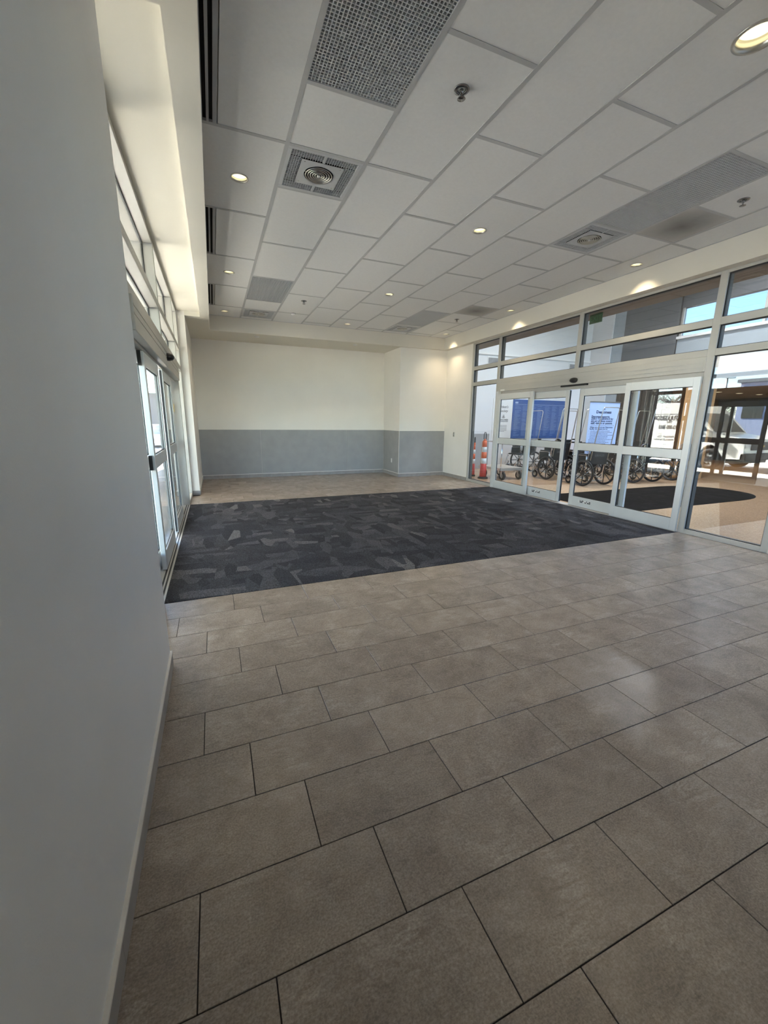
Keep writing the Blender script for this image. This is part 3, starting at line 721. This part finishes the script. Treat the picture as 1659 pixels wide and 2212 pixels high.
# ------------------------------------------------------------------ lobby shell
LX = 21.0
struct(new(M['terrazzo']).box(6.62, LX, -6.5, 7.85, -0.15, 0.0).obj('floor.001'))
lw = struct(new(M['lobby_wall']).box(6.74, 13.2, 7.85, 8.05, 0, 5.8).obj('wall_back.002'))
new(M['dado']).box(6.74, 9.0, 7.844, 7.85, 0.10, 1.15).obj('wall_panel', lw); new(M['base']).box(6.74, 13.15, 7.84, 7.85, 0, 0.10).obj('base_strip', lw)
new(M['white']).box(6.74, 13.2, 7.80, 7.85, 3.63, 3.70).obj('ledge', lw)
def grille(x0, x1, z0, z1):
    f = new(M['white']).box(x0-0.03, x1+0.03, 7.835, 7.85, z0-0.03, z1+0.03).obj('grille_frame', lw)
    new(M['hole']).box(x0, x1, 7.832, 7.835, z0, z1).obj('grille_opening', f)
    q = new(M['heater']); n = 12
    for k in range(n): zz = z0+(k+0.5)*(z1-z0)/n; q.box(x0, x1, 7.826, 7.834, zz-0.004, zz+0.003)
    q.obj('louvre', f)
grille(8.77, 9.25, 3.37, 3.55); grille(12.21, 12.55, 3.37, 3.55)
struct(new(M['brown_wood']).box(13.2, LX, 7.85, 8.05, 0, 2.7).obj('wall_back.003'))
struct(new(M['dark_wood']).box(LX, LX+0.2, -6.5, 8.05, 0, 3.0).obj('wall_far'))
# dark slatted feature wall and its columns
fw_ = struct(new(M['dark_wood']).box(13.20, 13.40, 4.9, 6.63, 0, 5.8).obj('wall_right.003'))
for k in range(9): new(M['dark_wood']).box(13.165, 13.20, 5.0+k*0.18, 5.06+k*0.18, 0.0, 2.6).obj('wall_slat', fw_)
new(M['slate']).box(13.19, 13.20, 4.9, 6.63, 2.6, 5.8).obj('wall_panel', fw_)
struct(new(M['greyblue']).box(13.20, 13.40, 6.63, 7.05, 0, 5.8).obj('wall_right.004'))
struct(new(M['lobby_wall']).box(13.15, 13.40, 7.05, 7.85, 0, 5.8).obj('wall_right.005'))
struct(new(M['tan_wood']).box(13.0, 13.40, 3.70, 4.26, 0, 2.62).obj('trim_1'))
# mezzanine front with a clerestory band, low tan ceiling beyond
struct(new(M['greyblue']).box(13.25, 13.45, -6.5, 4.9, 2.6, 3.95).obj('wall_right.006'))
struct(new(M['white']).box(13.18, 13.45, -6.5, 4.9, 3.95, 4.02).obj('trim_2'))
struct(new(M['slate']).box(13.25, 13.45, -6.5, 4.9, 4.80, 5.8).obj('wall_right.007'))
for k in range(30): pass
cl = struct(link('window_3', None))
for k in range(6): new(M['alum']).box(13.28, 13.38, 4.9-2.0*k-0.06, 4.9-2.0*k, 4.02, 4.80).obj('mullion', cl)
new(M['tint']).box(13.32, 13.328, -6.5, 4.9, 4.02, 4.80).obj('glass_pane', cl)
struct(new(M['lobby_brown']).box(13.25, LX, -6.5, 7.85, 2.6, 2.75).obj('ceiling.001'))
struct(new(M['lobby_wall']).box(6.74, 13.4, -6.5, 8.05, 5.8, 5.95).obj('ceiling.002'))
struct(new(M['lobby_brown']).box(6.74, 7.25, -6.5, 7.85, ZS, 3.60).obj('ceiling.003'))
# unseen south end of the lobby, a window wall added to let daylight in
g4 = struct(link('lobby_fill_window', None))
struct(new(M['dark_wood']).box(13.25, LX, -6.5, -6.3, 0, 2.75).obj('wall_near.001'))
for k in range(4):
    x = 6.80+k*2.0
    new(M['alum']).box(x, x+0.08, -6.5, -6.38, 0, 2.6 if x > 13.2 else 5.8).obj('mullion', g4)
for x0, x1, z1 in ((6.80, 13.25, 5.8),):
    new(M['tint2']).box(x0, x1, -6.45, -6.442, 0.05, z1).obj('glass_pane', g4)
    for z in (0.0, 2.5 if z1 > 3 else 2.5): new(M['alum']).box(x0, x1, -6.5, -6.38, z, z+0.08).obj('transom', g4)
def lobby_light(x, y, z, p, label):
    t = thing('lobby_downlight', label, 'light', (x, y, z), 0, 'lobby ceiling downlights')
    new(M['lamp']).lathe([(0.09, -0.004), (0.09, -0.001)], (0, 0, 0), 20).obj('diffuser', t)
    new(M['white']).lathe([(0.09, -0.001), (0.09, -0.008), (0.105, -0.006), (0.105, -0.001)], (0, 0, 0), 20, close=True).obj('trim_ring', t)
    l = place_light('lamp', (0, 0, -0.015), 0.16, p, WARM if z < 3 else (0.96, 0.97, 1.0), 150); l.parent = t
for i, (x, lab) in enumerate([(16.27, 'left'), (17.46, 'middle'), (18.65, 'right')]):
    lobby_light(x, 5.27, 2.6, 7, lab+' one of three warm lights under the low tan lobby ceiling')
for i, (x, y, lab) in enumerate([(9.0, 1.0, 'unseen fill light added high above the black mat'), (9.0, 5.0, 'unseen fill light added high above the wheelchairs'), (11.5, 3.0, 'unseen fill light added high before the mezzanine')]):
    lobby_light(x, y, 5.8, 55, lab)  # high lamps added out of view to brighten the lobby

# mat with a rounded end
pts = [(6.86, 3.06), (6.86, 1.22)] + [(10.35+1.43*abs(math.cos(a_))**0.75, 2.13+0.93*math.copysign(abs(math.sin(a_))**0.9, math.sin(a_))) for a_ in [-PI/2+PI*k/24 for k in range(25)]]
q = new(M['mat']).prism(pts, (0.0, 0.010), 'Z'); t = q.obj('entrance_mat'); tag(t, 'black floor mat with a rounded end on the lobby floor behind the right doors', 'mat')

# ------------------------------------------------------------------ lobby signs
t = thing('directory_sign', 'big blue directory board with columns of pale print on the lobby wall', 'sign', (11.06, 7.85, 1.64))
new(M['blue_sign']).box(-1.19, 1.19, -0.03, 0, -0.65, 0.65).obj('board', t, bevel=0.004)
q = new(M['white_text']); q.box(-1.10, -0.98, -0.031, -0.03, 0.52, 0.57).box(-1.10, 1.12, -0.031, -0.03, 0.485, 0.493); q.obj('heading_print', t)
rnd = random.Random(5); q = new(M['blue_text'])
for c in range(7):
    x0 = -1.10+c*0.325
    q.box(x0, x0+0.19, -0.031, -0.03, 0.425, 0.445)
    for k in range(38):
        zz = 0.395-k*0.0255
        if rnd.random() < 0.06: continue
        q.box(x0, x0+rnd.uniform(0.12, 0.27), -0.031, -0.03, zz-0.007, zz+0.006)
o = q.obj('directory_print', t); o['kind'] = 'stuff'
t = thing('donor_sign', 'white wall board with black script lettering left of the blue directory', 'sign', (9.36, 7.85, 1.60))
new(M['plate']).box(-0.29, 0.505, -0.025, 0, -0.70, 0.70).obj('board', t, bevel=0.003)
text_obj('lettering', "President's", 0.115, (-0.19, -0.027, 0.43), 'south', M['ink'], t, shear=0.35, bold=0.001, sx=1.0)
text_obj('lettering', 'Society', 0.115, (-0.03, -0.027, 0.30), 'south', M['ink'], t, shear=0.35, bold=0.001, sx=1.0)
def emblem(par, x, y, z, s, m):
    q = new(m)
    for cx_, cz, r_ in ((0, 0.9, 0.38), (-0.42, 0.05, 0.40), (0.42, 0.05, 0.40)):
        ring = [(x+s*(cx_+r_*math.cos(a)), y, z+s*(cz+r_*0.85*math.sin(a))) for a in [2*PI*k/14 for k in range(14)]]
        q.tube(ring, s*0.10, 5, closed=True)
    q.tube([(x, y, z+s*0.52), (x, y, z-s*0.35)], s*0.10, 5)
    for v in q.b.verts: v.co.y = y+(v.co.y-y)*0.1
    q.obj('emblem', par)
emblem(t, 0.15, -0.028, 0.09, 0.065, M['ink'])
text_obj('lettering', 'DEACONESS', 0.062, (0.17, -0.027, 0.01), 'south', M['ink'], t, 'CENTER', bold=0.0015)
text_obj('lettering', 'FOUNDATION', 0.052, (0.17, -0.027, -0.045), 'south', M['ink'], t, 'CENTER', bold=0.001)
q = new(M['grey_print'])
for k in range(8): q.box(-0.02, 0.31 if k < 7 else 0.22, -0.026, -0.025, -0.17-k*0.028-0.006, -0.17-k*0.028+0.004)
q.obj('paragraph_print', t)
t = thing('poster_stand', 'pale blue poster on a stand with dark blue print behind the nearest wheelchair', 'poster stand', (9.985, 4.33, 0.0), -0.02)
new(M['banner']).box(-0.53, 0.53, -0.002, 0.002, 0.74, 2.06).obj('poster_sheet', t)
new(M['steel']).box(-0.54, 0.54, -0.015, 0.015, 2.055, 2.085).obj('top_rail', t, bevel=0.004)
new(M['steel']).box(-0.20, 0.20, -0.06, 0.12, 0.0, 0.02).obj('base_plate', t, bevel=0.004)
new(M['steel']).tube([(0, 0.03, 0.01), (0, 0.03, 2.06)], 0.012, 8).obj('support_pole', t)
BY_ = -0.004
emblem(t, -0.02, BY_-0.002, 1.885, 0.045, M['navy'])
text_obj('lettering', 'Deaconess', 0.105, (-0.02, BY_, 1.815), 'south', M['navy'], t, 'CENTER', bold=0.0035, sx=1.15)
for k, line in enumerate(['Deaconess supports', 'ZERO TOLERANCE for', 'any act of abuse toward', 'staff, visitors or patients.']):
    text_obj('lettering', line, 0.073, (-0.44, BY_, 1.70-k*0.057), 'south', M['navy'], t, 'LEFT', shear=0.1, bold=0.0018, sx=1.06)
new(M['navy']).box(-0.44, 0.40, BY_, BY_+0.001, 1.468, 1.473).obj('rule_line', t)
for k, line in enumerate(['When you are in our Deaconess', 'facility, we expect you to:']):
    text_obj('lettering', line, 0.058, (-0.45, BY_, 1.425-k*0.042), 'south', M['navy'], t, 'LEFT', bold=0.001, sx=1.05)
rnd = random.Random(9); q = new(M['navy'])
for k in range(16):
    zz = 1.33-k*0.037; ind = 0.03 if k < 6 else 0.0; x = -0.45+ind
    if k < 6 and k % 2 == 0: q.box(-0.47, -0.462, BY_, BY_+0.001, zz-0.004, zz+0.004)
    end = rnd.uniform(0.15, 0.40)
    while x < end: wd = rnd.uniform(0.02, 0.07); q.box(x, x+wd, BY_, BY_+0.001, zz-0.006, zz+0.005); x += wd+0.012
o = q.obj('small_print', t); o['kind'] = 'stuff'
t = thing('exit_sign', 'dark green exit sign hanging behind the transom glass above the right doors', 'sign', (6.93, 2.19, 3.36))
new(M['green']).box(-0.006, 0.006, -0.13, 0.13, -0.085, 0.07).obj('sign_panel', t)
for yy in (-0.09, 0.09): new(M['steel']).tube([(0, yy, 0.06), (0, yy, 0.075)], 0.006, 6).obj('hanger', t)
text_obj('lettering', 'EXIT', 0.12, (-0.009, 0.0, -0.01), 'west', M['green_text'], t, 'CENTER', bold=0.002).data.transform(Matrix.Diagonal((1, -1, 1, 1)))

# ------------------------------------------------------------------ traffic delineators
def delineator(x, y, r, label, hgt=1.27):
    t = thing('traffic_post', label, 'traffic cone', (x, y, 0), 0)
    k = hgt/1.13
    new(M['rubber']).lathe([(r*1.45, 0), (r*1.45, 0.03), (r*1.2, 0.05), (0, 0.05)], (0, 0, 0), 10, smooth=False).obj('rubber_base', t)
    z0, z1 = 0.05, 0.94*k
    bands = [(0.05, 0.37, 'red'), (0.37, 0.50, 'reflect'), (0.50, 0.65, 'orange'), (0.65, 0.77, 'reflect'), (0.77, 0.92, 'orange')]
    rr = lambda z: r*(1.0-0.42*(z/0.94))
    for a, b, m in bands: new(M[m]).lathe([(rr(a), a*k), (rr(b), b*k)], (0, 0, 0), 22).obj('orange_band' if m != 'reflect' else 'white_band', t)
    new(M['orange']).lathe([(rr(0.92), 0.92*k), (0.025, 0.94*k), (0.02, 0.965*k), (0, 0.966*k)], (0, 0, 0), 16).obj('neck', t)
    h = r*0.36
    new(M['rubber']).tube([(-h, 0, 0.955*k), (-h, 0, 1.07*k), (-h*0.4, 0, 1.12*k), (h*0.4, 0, 1.12*k), (h, 0, 1.07*k), (h, 0, 0.955*k)], 0.011, 6).obj('grip_loop', t)
delineator(7.29, 5.72, 0.095, 'orange traffic post with white bands and black loop handle behind the left side pane')
delineator(7.30, 6.20, 0.042, 'thin red and white traffic post at the left edge of the side pane', 1.12)

# ------------------------------------------------------------------ platform cart
t = thing('platform_cart', 'flat grey platform cart on black wheels behind the left door panel', 'cart', (7.86, 5.24, 0), 0)
q = new(M['cart_deck']).box(-0.38, 0.42, -0.02, 0.95, 0.265, 0.32); q.obj('deck', t, bevel=0.006)
q = new(M['steel']).box(-0.39, 0.43, -0.03, -0.02, 0.26, 0.325).box(-0.39, -0.38, -0.03, 0.95, 0.26, 0.325); q.obj('deck_edge', t)
new(M['chrome']).tube([(-0.36, 0.0, 0.26), (-0.36, 0.0, 0.98), (-0.36, 0.06, 1.02), (-0.36, 0.84, 1.02), (-0.36, 0.90, 0.98), (-0.36, 0.90, 0.26)], 0.015, 8).obj('handle', t)
for sx in (-0.27, 0.28):
    for sy in (0.02, 0.84):
        f = new(M['steel']).box(sx-0.05, sx-0.042, sy-0.03, sy+0.03, 0.09, 0.265).box(sx+0.042, sx+0.05, sy-0.03, sy+0.03, 0.09, 0.265).box(sx-0.05, sx+0.05, sy-0.04, sy+0.04, 0.25, 0.265).obj('caster_fork', t)
        new(M['rubber']).lathe([(0.06, -0.025), (0.105, -0.03), (0.115, 0.0), (0.105, 0.03), (0.06, 0.025)], (sx, sy, 0.115), 22, 'X', close=True).obj('wheel', f)
        new(M['steel']).lathe([(0.06, -0.02), (0.06, 0.02)], (sx, sy, 0.115), 16, 'X').obj('hub', f)

# ------------------------------------------------------------------ wheelchairs
def make_wheelchair(label):
    t = thing('wheelchair', label, 'wheelchair', (0, 0, 0), 0, 'wheelchairs parked in the lobby'); t.scale = (1.06, 1.06, 1.06)
    R = 0.305
    for s in (-1, 1):
        X = s*0.345
        wh = new(M['rubber']).lathe([(R-0.028, -0.016), (R-0.006, -0.018), (R, 0.0), (R-0.006, 0.018), (R-0.028, 0.016)], (X, 0, R), 36, 'X', close=True).obj('rear_wheel', t)
        new(M['black']).lathe([(R-0.05, -0.010), (R-0.027, -0.012), (R-0.027, 0.012), (R-0.05, 0.010)], (X, 0, R), 36, 'X', close=True).obj('rim', wh)
        q = new(M['black'])
        for k in range(8):
            a = 2*PI*k/8
            q.tube([(X, 0.03*math.cos(a), R+0.03*math.sin(a)), (X, (R-0.04)*math.cos(a), R+(R-0.04)*math.sin(a))], [0.014, 0.010], 5)
        q.obj('spokes', wh)
        new(M['black']).lathe([(0.038, -0.03), (0.038, 0.03)], (X, 0, R), 16, 'X').obj('hub', wh)
        ring = [(X+s*0.035, (R-0.03)*math.cos(a), R+(R-0.03)*math.sin(a)) for a in [2*PI*k/32 for k in range(32)]]
        new(M['dark_steel']).tube(ring, 0.008, 6, closed=True).obj('hand_rim', wh)
        cx_ = s*0.27
        ca = new(M['rubber']).lathe([(0.05, -0.016), (0.092, -0.018), (0.10, 0), (0.092, 0.018), (0.05, 0.016)], (cx_, 0.46, 0.10), 22, 'X', close=True).obj('caster', t)
        new(M['steel']).lathe([(0.05, -0.012), (0.05, 0.012)], (cx_, 0.46, 0.10), 14, 'X').obj('hub', ca)
        new(M['black']).tube([(cx_+s*0.03, 0.46, 0.10), (cx_+s*0.03, 0.45, 0.22), (cx_, 0.43, 0.235), (cx_, 0.43, 0.30)], 0.011, 6).obj('caster_fork', ca)
        fx = s*0.29
        f = new(M['chrome'])
        f.tube([(fx, -0.02, 0.16), (fx, 0.46, 0.20), (fx, 0.47, 0.50), (fx, -0.06, 0.51)], 0.0125, 8)
        f.tube([(fx, 0.02, 0.14), (fx, -0.03, 0.51), (fx, -0.09, 0.93), (fx, -0.12, 0.955), (fx, -0.22, 0.96)], 0.0125, 8)
        f.obj('side_frame', t)
        new(M['rubber']).tube([(fx, -0.15, 0.958), (fx, -0.25, 0.961)], 0.018, 8).obj('push_handle', t)
        a = new(M['chrome']).tube([(fx+s*0.03, -0.03, 0.47), (fx+s*0.03, -0.035, 0.69), (fx+s*0.03, -0.01, 0.715), (fx+s*0.03, 0.28, 0.715), (fx+s*0.03, 0.31, 0.69), (fx+s*0.03, 0.31, 0.48)], 0.011, 8).obj('armrest_tube', t)
        new(M['vinyl']).box(fx+s*0.03-0.03, fx+s*0.03+0.03, -0.02, 0.27, 0.722, 0.75).obj('arm_pad', a, bevel=0.008)
        new(M['vinyl']).box(fx+s*0.034-0.004, fx+s*0.034+0.004, -0.02, 0.29, 0.50, 0.70).obj('side_guard', a)
        g = new(M['chrome']).tube([(s*0.25, 0.46, 0.46), (s*0.25, 0.52, 0.42), (s*0.22, 0.62, 0.14)], 0.011, 8).obj('leg_rest', t)
        new(M['steel']).box(s*0.10, s*0.25, 0.56, 0.72, 0.115, 0.13).obj('foot_plate', g, bevel=0.004)
    q = new(M['steel']); q.tube([(-0.29, 0.10, 0.18), (0.29, 0.12, 0.49)], 0.010, 6).tube([(0.29, 0.10, 0.18), (-0.29, 0.12, 0.49)], 0.010, 6); q.obj('cross_brace', t)
    new(M['vinyl']).box(-0.29, 0.29, -0.05, 0.44, 0.495, 0.53).obj('seat', t, bevel=0.01)
    q = new(M['vinyl'])
    mt = Matrix.Translation((0, -0.055, 0.50)) @ Matrix.Rotation(0.13, 4, 'X')
    q.box(-0.285, 0.285, -0.025, 0.0, 0.0, 0.45, mt)
    bk = q.obj('backrest', t, bevel=0.006)
    for k, line in enumerate(('PATIENT', 'SERVICES')):
        o = text_obj('lettering', line, 0.075, (0, 0, 0.30-k*0.085), 'south', M['grey_print'], bk, 'CENTER', bold=0.001)
        o.data.transform(Matrix.Translation((0, -0.055, 0.50)) @ Matrix.Rotation(0.13, 4, 'X') @ Matrix.Translation((0, -0.0265, 0)))
    q = new(M['steel']).tube([(-0.27, -0.10, 0.60), (-0.25, -0.27, 1.75), (-0.22, -0.275, 1.79), (0.22, -0.275, 1.79), (0.25, -0.27, 1.75), (0.27, -0.10, 0.60)], 0.010, 8); q.obj('mast', t)
    return t
wc = make_wheelchair('black wheelchair with grey lettering on its back, nearest one behind the right sliding leaf')
wc.location = (9.22, 3.79, 0)
dup(wc, (9.22, 5.02, 0), 0.02, 'black wheelchair behind the left sliding leaf, second in the near file')
dup(wc, (9.75, 6.85, 0), PI/2, 'black wheelchair turned sideways beyond the platform cart, below the blue board')
dup(wc, (10.97, 3.74, 0), -0.02, 'black wheelchair seen through the right door panel, beside the pale blue poster')
dup(wc, (12.50, 3.74, 0), 0.03, 'black wheelchair farthest to the right behind the right door panel')
dup(wc, (11.05, 5.05, 0), 0, 'black wheelchair in the second row, right of the poster stand')
dup(wc, (10.15, 5.1, 0), 0.03, 'black wheelchair standing right behind the pale blue poster stand')
dup(wc, (10.9, 6.6, 0), -0.05, 'black wheelchair in the back row under the blue directory board')
dup(wc, (12.3, 5.2, 0), 0.05, 'black wheelchair farthest back before the slatted dark wall')

# ------------------------------------------------------------------ outdoors, seen direct at the left and mirrored in the right glass
struct(new(M['concrete']).box(-3.2, -0.02, -30, 40, -0.20, -0.02).obj('pavement'))
struct(new(M['concrete']).box(-12, -3.2, -30, 40, -0.22, -0.04).obj('driveway'))
struct(new(M['asphalt']).box(-90, 60, -90, 120, -0.60, -0.25).obj('ground'))
cp = struct(new(M['stucco']).box(-11.5, -0.30, -8.0, 7.6, 3.85, 4.35).obj('canopy'))
for y in (-6, 6.9): new(M['stucco']).box(-11.2, -10.7, y, y+0.5, -0.04, 3.85).obj('canopy_column', cp)
for (x, y) in [(-3, 5), (-3, 2), (-6, 4)]: new(M['lamp']).lathe([(0.12, 3.845), (0.12, 3.85)], (x, y, 0), 20).obj('canopy_lamp', cp)
def facade(x0, x1, y0, y1, z1, n): return struct(new(M['stucco']).box(x0, x1, y0, y1, 0, z1).obj(n))
facade(-0.45, -0.30, -30, -1.0, 6.2, 'wall_left.003'); facade(-0.45, -0.30, 5.46, 14, 6.2, 'wall_left.004'); facade(-0.30, -0.30+0.01, -1.0, 5.46, 6.2, 'wall_left.005') if False else None
struct(new(M['stucco']).box(-0.45, -0.30, -1.0, 5.46, 3.51, 6.2).obj('wall_left.005'))

def van(x, y, label):
    """Nose towards -y; the side that carries the lettering faces +x."""
    t = thing('van', label, 'van', (x, y, -0.04))
    prof = [(0.0, 0.42), (-0.04, 0.62), (0.0, 1.00), (0.10, 1.10), (0.95, 1.26), (1.62, 1.98), (1.95, 2.28), (2.3, 2.36), (5.75, 2.38), (5.85, 2.25), (5.88, 0.45)]
    W = 1.0
    q = new(M['van_white'])
    arch = lambda c: [(c-0.47+0.94*k/10, 0.40+0.47*math.sin(PI*k/10)) for k in range(10, -1, -1)]
    outline = prof + arch(4.55) + arch(1.0)
    q.prism(outline, (-W, W), 'X'); b = q.obj('body', t, bevel=0.0)
    new(M['van_black']).box(-W-0.004, W+0.004, 1.50, 4.05, 0.36, 0.52).obj('sill_trim', t)
    new(M['van_black']).box(-W*0.97, W*0.97, 0.2, 5.7, 0.25, 0.45).obj('underbody', t)
    for yc in (1.0, 4.55):
        for s in (-1, 1):
            w_ = new(M['rubber']).lathe([(0.22, -0.11), (0.34, -0.12), (0.37, -0.08), (0.37, 0.08), (0.34, 0.12), (0.22, 0.11)], (s*(W-0.13), yc, 0.37), 28, 'X', close=True).obj('wheel', t)
            new(M['reflect']).lathe([(0.225, -0.05), (0.20, 0.06), (0.10, 0.085), (0.0, 0.09)] if s > 0 else [(0.0, -0.09), (0.10, -0.085), (0.20, -0.06), (0.225, 0.05)], (s*(W-0.13), yc, 0.37), 20, 'X').obj('rim', w_)
            h = new(M['hole'])
            for k in range(8): a = 2*PI*k/8; h.lathe([(0.025, -0.004), (0.025, 0.004)], (s*(W-0.055), yc+0.15*math.cos(a), 0.37+0.15*math.sin(a)), 8, 'X')
            h.obj('rim_holes', w_)
    for s in (-1, 1):
        new(M['van_glass']).prism([(1.15, 1.34), (1.50, 1.80), (1.98, 1.86), (1.98, 1.32)], sorted((s*W, s*(W+0.006))), 'X').obj('side_window', t)
        m = new(M['van_black']).box(s*(W+0.04), s*(W+0.24), 1.30, 1.42, 1.22, 1.56).obj('side_mirror', t, bevel=0.03)
        new(M['van_black']).box(s*(W-0.01), s*(W+0.06), 1.34, 1.40, 1.28, 1.34).obj('mirror_arm', m)
        new(M['van_black']).box(s*W, s*(W+0.004), 2.045, 2.053, 0.52, 2.2).obj('door_gap', t)
        new(M['van_black']).box(s*W, s*(W+0.004), 3.72, 3.73, 0.52, 2.2).obj('door_gap', t)
        new(M['van_black']).box(s*W, s*(W+0.003), 1.6, 5.8, 1.93, 1.945).obj('crease_line', t)
        new(M['lamp_glass']).box(s*0.62, s*0.95, -0.045, 0.0, 0.80, 1.00).obj('headlamp', t, bevel=0.01)
    new(M['van_glass']).poly([(-0.88, 0.985, 1.31), (0.88, 0.985, 1.31), (0.80, 1.60, 1.975), (-0.80, 1.60, 1.975)]).obj('windshield', t)
    new(M['van_black']).box(-0.60, 0.60, -0.05, 0.0, 0.72, 1.00).obj('grille', t)
    new(M['van_black']).box(-1.0, 1.0, -0.12, 0.05, 0.38, 0.62).obj('bumper', t, bevel=0.02)
    q = new(M['gold']).prism([(-0.15, 0.835), (-0.06, 0.835), (-0.06, 0.80), (0.04, 0.80), (0.05, 0.835), (0.13, 0.835), (0.15, 0.885), (0.06, 0.885), (0.06, 0.92), (-0.04, 0.92), (-0.05, 0.885), (-0.13, 0.885)], (-0.06, -0.05), 'Y'); q.obj('badge', t)
    X = W+0.004
    text_obj('lettering', 'FULKERSON', 0.24, (X, 2.22, 1.79), 'west', M['ink'], t, 'LEFT', bold=0.004, sx=0.72)
    text_obj('lettering', 'TILE', 0.12, (X, 2.40, 1.655), 'west', M['ink'], t, 'LEFT', bold=0.001)
    q = new(M['ink'])
    for a in ((2.05, 2.17, 1.88, 1.89), (2.05, 2.06, 1.66, 1.88), (2.05, 2.17, 1.66, 1.67), (2.16, 2.17, 1.66, 1.72)): q.box(X-0.001, X+0.0005, *a)
    q.obj('logo_mark', t)
    text_obj('lettering', '812-205-3063', 0.20, (X, 2.12, 1.45), 'west', M['ink'], t, 'LEFT', bold=0.003, sx=0.68)
    text_obj('lettering', 'Fulkerson Tile', 0.11, (X, 2.25, 1.10), 'west', M['ink'], t, 'LEFT')
    text_obj('lettering', 'FulkersonTile.com', 0.10, (X, 2.25, 0.98), 'west', M['ink'], t, 'LEFT')
    return t
van(-4.65, 4.58, 'white contractor van with black FULKERSON TILE lettering parked outside, mirrored in the right glass')

# street furniture and background
t = thing('street_lamp', 'tall parking lot lamp post outside, mirrored in the right pane', 'lamp post', (-19.8, 14.3, -0.25))
new(M['steel']).tube([(0, 0, 0), (0, 0, 4.9)], [0.08, 0.05], 10).obj('pole', t); new(M['steel']).box(-0.7, 0.7, -0.12, 0.12, 4.88, 4.98).obj('lamp_head', t)
def building(x0, x1, y0, y1, h, m, label, wins):
    t = thing('building', label, 'building', ((x0+x1)/2, (y0+y1)/2, -0.25)); w_, d_ = (x1-x0)/2, (y1-y0)/2
    new(m).box(-w_, w_, -d_, d_, 0, h).obj('wall', t); new(M['slate']).box(-w_-0.2, w_+0.2, -d_-0.2, d_+0.2, h, h+0.25).obj('roof_edge', t)
    for k in range(wins):
        y = -d_+(k+0.5)*2*d_/wins
        new(M['van_glass']).box(w_, w_+0.03, y-0.7, y+0.7, h*0.45, h*0.8).obj('window', t)
building(-36, -27, 6, 17.2, 5.1, M['bldg'], 'blue-grey building across the car park, mirrored in the right pane', 5)
building(-9, -1.5, 42, 50, 3.9, M['brick_grey'], 'low grey block building seen through the left door glass', 3)
struct(new(M['grass']).box(-14, 3, 35, 41.5, -0.30, -0.18).obj('lawn'))
def tree(x, y, h, label):
    t = thing('tree', label, 'tree', (x, y, -0.25)); rnd = random.Random(int(x*7+y))
    new(M['bark']).tube([(0, 0, 0), (0.05, 0, h*0.3), (0, 0.1, h*0.62)], [0.2, 0.15, 0.06], 8).obj('trunk', t)
    q = new(M['twig'])
    for k in range(70):
        z = h*(0.28+0.45*rnd.random()); a = rnd.uniform(0, 2*PI); L = h*rnd.uniform(0.15, 0.34)
        p = Vector((0, 0, z)); d = Vector((math.cos(a), math.sin(a), rnd.uniform(0.3, 1.0))).normalized()
        e = p+d*L; q.tube([p, p+d*L*0.5, e+Vector((0, 0, 0.2))], [0.05, 0.03, 0.008], 4)
        for j in range(4):
            s = p+d*L*rnd.uniform(0.4, 1); d2 = (d+Vector((rnd.uniform(-1, 1), rnd.uniform(-1, 1), rnd.uniform(-.3, .8)))).normalized()
            q.tube([s, s+d2*L*0.45], [0.022, 0.005], 3)
    o = q.obj('bare_branches', t); o['kind'] = 'stuff'
for i, (x, y, h) in enumerate([(-40, 31, 6.2), (-43, 27, 5.9), (-38, 35, 6.0), (-46, 38, 6.6), (-44, 33, 6.4), (-41, 23, 5.6)]):
    tree(x, y, h, ['first', 'second', 'third', 'fourth', 'fifth', 'sixth'][i]+' bare winter tree of the line far beyond the white van')
t = thing('parked_car', 'white car parked far outside the left sliding door', 'car', (-2.6, 24.0, -0.25), 0.1)
new(M['van_white']).prism([(-2.2, 0.35), (-2.25, 0.75), (-1.3, 0.95), (-0.7, 1.42), (0.9, 1.45), (1.7, 1.0), (2.2, 0.9), (2.25, 0.4)], (-0.88, 0.88), 'X').obj('body', t)
new(M['van_glass']).prism([(-1.15, 0.98), (-0.65, 1.36), (0.85, 1.39), (1.45, 1.02)], (-0.885, 0.885), 'X').obj('side_windows', t)
for yy in (-1.4, 1.4):
    for s in (-1, 1): new(M['rubber']).lathe([(0.15, -0.1), (0.32, -0.1), (0.32, 0.1), (0.15, 0.1)], (s*0.80, yy, 0.32), 20, 'X', close=True).obj('wheel', t)
